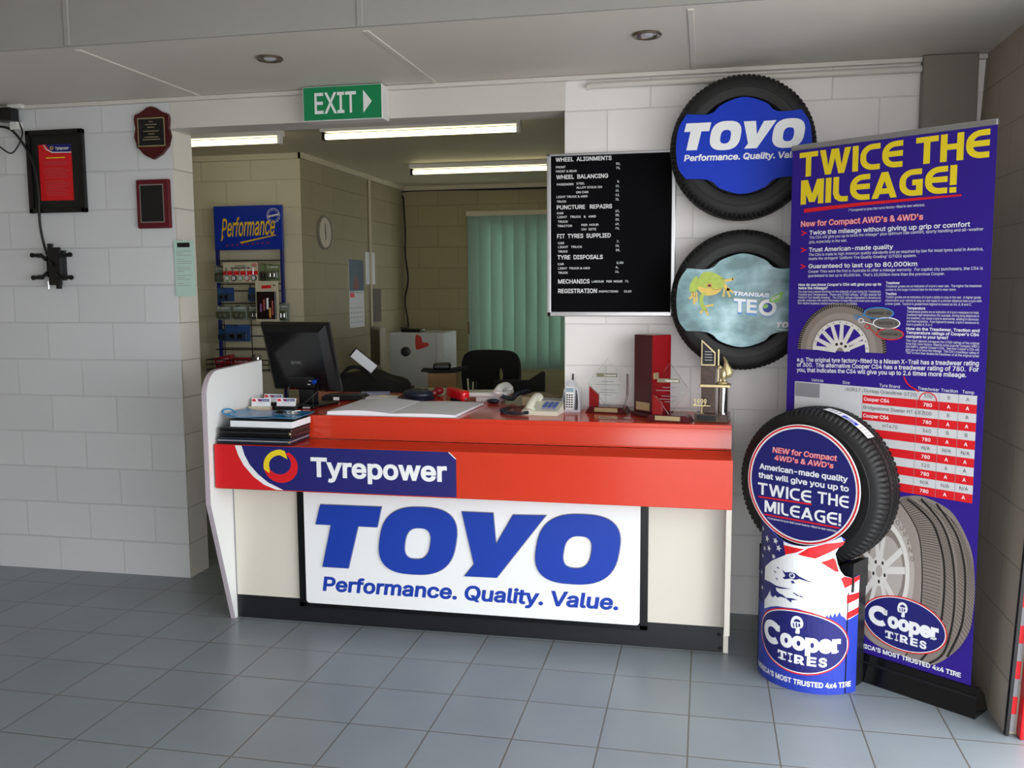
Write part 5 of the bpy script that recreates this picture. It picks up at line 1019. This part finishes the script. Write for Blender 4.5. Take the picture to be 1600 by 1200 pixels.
g.build(t, {'b': ('picture', mat('calendar_blue', '#123f58', .4, var=.4, scale=8)), 'o': ('picture_detail', mat('calendar_rust', '#7a3a2a', .5)), 'r': ('red_square', redp), 'k': ('printed_dates', greyp)})
tag(MB().box(-2.468, -2.464, 3.22, 3.45, 1.60, 1.88).build('paper_sheet', paper), 'pale paper sheet pinned beside the conduit on the office wall', 'paper', 'papers on the office side wall')
tag(MB().box(-2.468, -2.460, 3.38, 3.58, 1.265, 1.56).build('paper_sheet', mat('dark_brochure', '#5c5348', .5)), 'dark brochure hanging right of the conduit on the office wall', 'paper', 'papers on the office side wall')
tag(MB().tube([(-2.458, 3.33, .75), (-2.458, 3.33, H - .04)], .012, 8).build('wall_conduit', cream_p, None, smooth=50), 'cream conduit running up the office side wall', 'pipe')
tag(MB().tube(spline([(-.6, 4.262, 2.50), (-1.4, 4.262, 2.495), (-2.43, 4.262, 2.50), (-2.452, 4.255, 2.42), (-2.44, 4.25, 2.1), (-2.445, 4.25, 1.9), (-2.42, 4.25, 1.65), (-2.455, 4.25, 1.45), (-2.43, 4.25, 1.25), (-2.40, 4.15, 1.18), (-2.38, 3.9, 1.19)], 8), .008, 6).build('network_cable', cablem, None, smooth=60), 'dark cable running along the office ceiling and down the corner', 'cable')
# window and vertical blind
wn = MB()
for bx in ((-1.72, -1.67, .85, 2.2), (-.71, -.66, .85, 2.2), (-1.72, -.66, .85, .9), (-1.72, -.66, 2.15, 2.2), (-1.21, -1.17, .85, 2.2)): wn.box(bx[0], bx[1], 4.33, 4.38, bx[2], bx[3], .004)
wo = struct(wn.build('window_1', alu)); MB().box(-1.69, -.69, 4.352, 4.358, .88, 2.17).build('pane', glass, wo)
vb = bpy.data.materials.new('blind_fabric'); vb.use_nodes = True; nt = vb.node_tree; pb = nt.nodes['Principled BSDF']; pb.inputs['Base Color'].default_value = (*lin('#9db5a8'), 1); pb.inputs['Roughness'].default_value = .8
tl_ = nt.nodes.new('ShaderNodeBsdfTranslucent'); tl_.inputs[0].default_value = (*lin('#b4d2c2'), 1); mxs = nt.nodes.new('ShaderNodeMixShader'); mxs.inputs[0].default_value = .2; wv = nt.nodes.new('ShaderNodeTexWave'); wv.inputs['Scale'].default_value = 120; bp = nt.nodes.new('ShaderNodeBump'); bp.inputs['Distance'].default_value = .0005; nt.links.new(wv.outputs['Fac'], bp.inputs['Height']); nt.links.new(bp.outputs[0], pb.inputs['Normal'])
nt.links.new(pb.outputs[0], mxs.inputs[1]); nt.links.new(tl_.outputs[0], mxs.inputs[2]); nt.links.new(mxs.outputs[0], nt.nodes['Material Output'].inputs[0])
t = thing('vertical_blind', 'green vertical blind hanging closed over the office window', 'blind', (-1.18, 4.215, .79))
MB().box(-.63, .66, -.03, .03, 1.455, 1.50, .004).build('head_rail', cream_p, t)
for k in range(11):
    x = -.56 + k * .112; M = Matrix.Translation((x, 0, 0)) @ Matrix.Rotation(math.radians(22), 4, 'Z'); b = MB(); n = 6
    for s_ in (0, 1):
        for z in (0, 1.455):
            for i in range(n + 1): q = i / n - .5; b.v.append(tuple(M @ Vector((q * .127, .006 * math.cos(q * PI) + s_ * .001, z))))
    for i in range(n): a, c_, e_, f_ = i, n + 1 + i, 2 * (n + 1) + i, 3 * (n + 1) + i; b.f += [(a, a + 1, c_ + 1, c_), (e_, f_, f_ + 1, e_ + 1)]
    b.build('slat', vb, t, smooth=60)
MB().tube([(-.62, -.02, 1.46), (-.62, -.02, .45)], .003, 6).build('pull_cord', mat('cord_brown', '#7a5a3c', .6), t); MB().box(-.628, -.612, -.028, -.012, .33, .45, .003).build('cord_weight', MATS['cord_brown'], t)
# furniture
t = thing('filing_cabinet', 'white metal cabinet with red paper heart in the office corner', 'cabinet', (-1.95, 3.22, 0))
MB().box(-.235, .235, -.2, .22, .0, 1.19, .008).build('body', mat('cabinet_white', '#c4c6c6', .4), t); MB().box(-.232, .17, -.214, -.2, .03, 1.18, .006).build('door', MATS['cabinet_white'], t); MB().box(.18, .232, -.21, -.2, .03, 1.18, .004).build('edge_trim', mat('cabinet_edge', '#d6d8d8', .3), t)
MB().lathe([(.042, 0), (.04, .012), (.02, .02)], 24, Matrix.Translation((-.09, -.214, 1.03)) @ Matrix.Rotation(PI / 2, 4, 'X')).build('dial', dgrey, t, smooth=40)
g = G(flat(-.2145)); hp = [(-.0, 1.165), (.0, 1.055), (.045, 1.055), (.10, 1.075), (.115, 1.09), (.10, 1.108), (.06, 1.11), (.05, 1.15), (.03, 1.168)]; g.poly('r', spline(hp, 4, True), 1); g.build(t, {'r': ('red_heart', mat('heart_red', '#c83a2e', .5))})
t = thing('network_router', 'flat black router lying on the white office cabinet', 'router', (-2.02, 3.15, 1.1902)); MB().box(-.09, .09, -.06, .06, 0, .028, .008, 3).build('body', blackg, t); MB().tube([(-.08, .05, .02), (-.08, .06, .06)], .004, 8).build('aerial', blackp, t)
t = thing('office_desk', 'dark office desk running behind the counter', 'desk', (-1.55, 1.15, 0)); MB().box(-.55, 1.15, -.45, .45, .72, .75, .004).build('desk_top', mat('desk_brown', '#4a3a28', .4), t)
for x in (-.5, 1.1):
    for y in (-.4, .4): MB().box(x - .02, x + .02, y - .02, y + .02, 0, .72).build('leg', blackp, t)
t = thing('side_table', 'low table against the office side wall', 'table', (-2.2, 2.7, 0)); MB().box(-.25, .25, -.4, .25, .72, .75, .004).build('table_top', MATS['desk_brown'], t)
for x in (-.22, .22):
    for y in (-.35, .2): MB().box(x - .02, x + .02, y - .02, y + .02, 0, .72).build('leg', blackp, t)
t = thing('computer_monitor', 'old pale framed monitor with dark screen standing by the office side wall', 'monitor', (-2.13, 2.6, .751), math.radians(-58))
MB().box(-.19, .19, -.03, .02, .19, .51, .006).build('case', mat('old_beige', '#a8a596', .5), t); MB().box(-.165, .165, -.033, -.029, .215, .485).build('screen', blackg, t); MB().box(-.04, .04, -.02, .02, .02, .2, .004).build('stand_neck', MATS['old_beige'], t); MB().box(-.12, .12, -.1, .08, 0, .02, .004).build('stand_foot', MATS['old_beige'], t)
t = thing('cardboard_box', 'brown cardboard box with dark open flaps on the office desk', 'box', (-1.22, 1.30, .751), math.radians(12))
bw_ = mat('cardboard', '#8a6a44', .8); MB().box(-.09, .09, -.08, .08, 0, .27, .002).build('box_body', bw_, t); MB().box(-.15, .02, -.07, .09, .27, .285, .002, 2, Matrix.Rotation(math.radians(3), 4, 'Y')).build('flap', blackm, t); MB().box(-.02, .20, -.06, .1, .26, .28, .003, 2, Matrix.Rotation(math.radians(-8), 4, 'Y')).build('flap', blackm, t)
MB().box(-.06, .05, -.05, .06, .29, .33, .012, 3).build('dark_lid', blackg, t)
t = thing('holdall', 'black fabric holdall bag heaped on the desk behind the counter', 'bag', (-1.62, 1.02, .751), math.radians(-8))
bm_ = bmesh.new(); bmesh.ops.create_icosphere(bm_, subdivisions=4, radius=1)
for v in bm_.verts:
    c_ = v.co; k = 1 + .10 * math.sin(5 * c_.x + 1) * math.cos(4 * c_.y) + .05 * math.sin(11 * c_.z + 3 * c_.x); v.co = Vector((c_.x * .30 * k, c_.y * .17 * k, max(0, .15 + c_.z * .16 * k)))
MB().frombm(bm_).build('bag_body', blackm, t, smooth=80); MB().tube(spline([(-.16, -.1, .25), (-.05, -.14, .33), (.06, -.13, .31), (.14, -.1, .22)], 6), .012, 8).build('handle', blackm, t, smooth=60)
t = thing('desk_clipboard', 'sheet of white paper on a clipboard leaning behind the monitor', 'clipboard', (-1.50, .86, 1.055), 0); M = Matrix.Rotation(math.radians(-48), 4, 'Y') @ Matrix.Rotation(math.radians(15), 4, 'X'); MB().box(-.03, .03, -.002, .002, .03, .19, 0, 2, M).build('paper', paper, t); MB().box(-.034, .034, .003, .006, .03, .2, 0, 2, M).build('board', blackp, t)
boxthing('envelope', 'pale blue envelope lying at the back edge of the counter', 'envelope', (-1.36, .43, CZ), .3, (.16, .08, .012), mat('pale_blue_paper', '#8c97b8', .6), 'paper', .001)
t = thing('paper_tray', 'black desk paper tray with angled end behind the rear telephone', 'tray', (-.66, .93, .751), math.radians(-3))
for z in (.02, .13): MB().box(-.17, .15, -.12, .12, z, z + .012, .002).build('shelf', blackp, t)
MB().slab([[(-.17, 0), (.15, 0), (.15, .30), (.135, .31), (.05, .255), (-.17, .25)]], .11, .122).build('back_panel', blackp, t); MB().box(-.17, .15, -.122, -.11, 0, .20, .002).build('front_panel', blackp, t)
t = thing('pen_cup', 'brown pen cup holding pens behind the rear telephone', 'cup', (-.875, .72, .751)); MB().lathe([(.034, 0), (.036, .02), (.038, .2), (.034, .2), (.032, .02)], 24, capt=False).build('cup', mat('cup_brown', '#4a3222', .5), t, smooth=40)
for k, (dx, m) in enumerate(((-.012, MATS['memo_cream']), (.01, blackp), (.0, MATS['memo_green']))): MB().cyl((dx, .005 * k, .03), (dx * 2.2, .008 * k - .006, .27 + .02 * (k == 0)), .005, 8).build('pen', m, t)
t = thing('office_chair', 'black office chair with rounded slotted back behind the counter', 'chair', (-1.04, 1.86, 0), math.radians(-6))
back = [(-.205, .0), (-.215, .12), (-.205, .22), (-.17, .268), (-.1, .285), (.1, .285), (.17, .268), (.205, .22), (.215, .12), (.205, 0)]; hole = ell(.075, .115, .022, .05, 24)
MB().slab([[(x, z + .84) for x, z in spline(back, 4)] + [], [(x, z + .84) for x, z in hole]], .0, .05).build('backrest', blackm, t, smooth=30); MB().box(-.22, .22, -.42, .02, .44, .52, .03, 3).build('seat', blackm, t, smooth=40); MB().box(-.03, .03, .05, .08, .46, 1.0, .006).build('back_support', blackp, t)
MB().cyl((0, -.2, .1), (0, -.2, .44), .03, 16).build('gas_column', dgrey, t)
for k in range(5):
    a = 2 * PI * k / 5; l_ = MB().tube([(0, -.2, .11), (.28 * math.cos(a), -.2 + .28 * math.sin(a), .075)], [.028, .018], 8).build('leg', blackp, t); MB().sphere((.28 * math.cos(a), -.2 + .28 * math.sin(a), .03), .028, .02, .03).build('castor', blackp, l_)
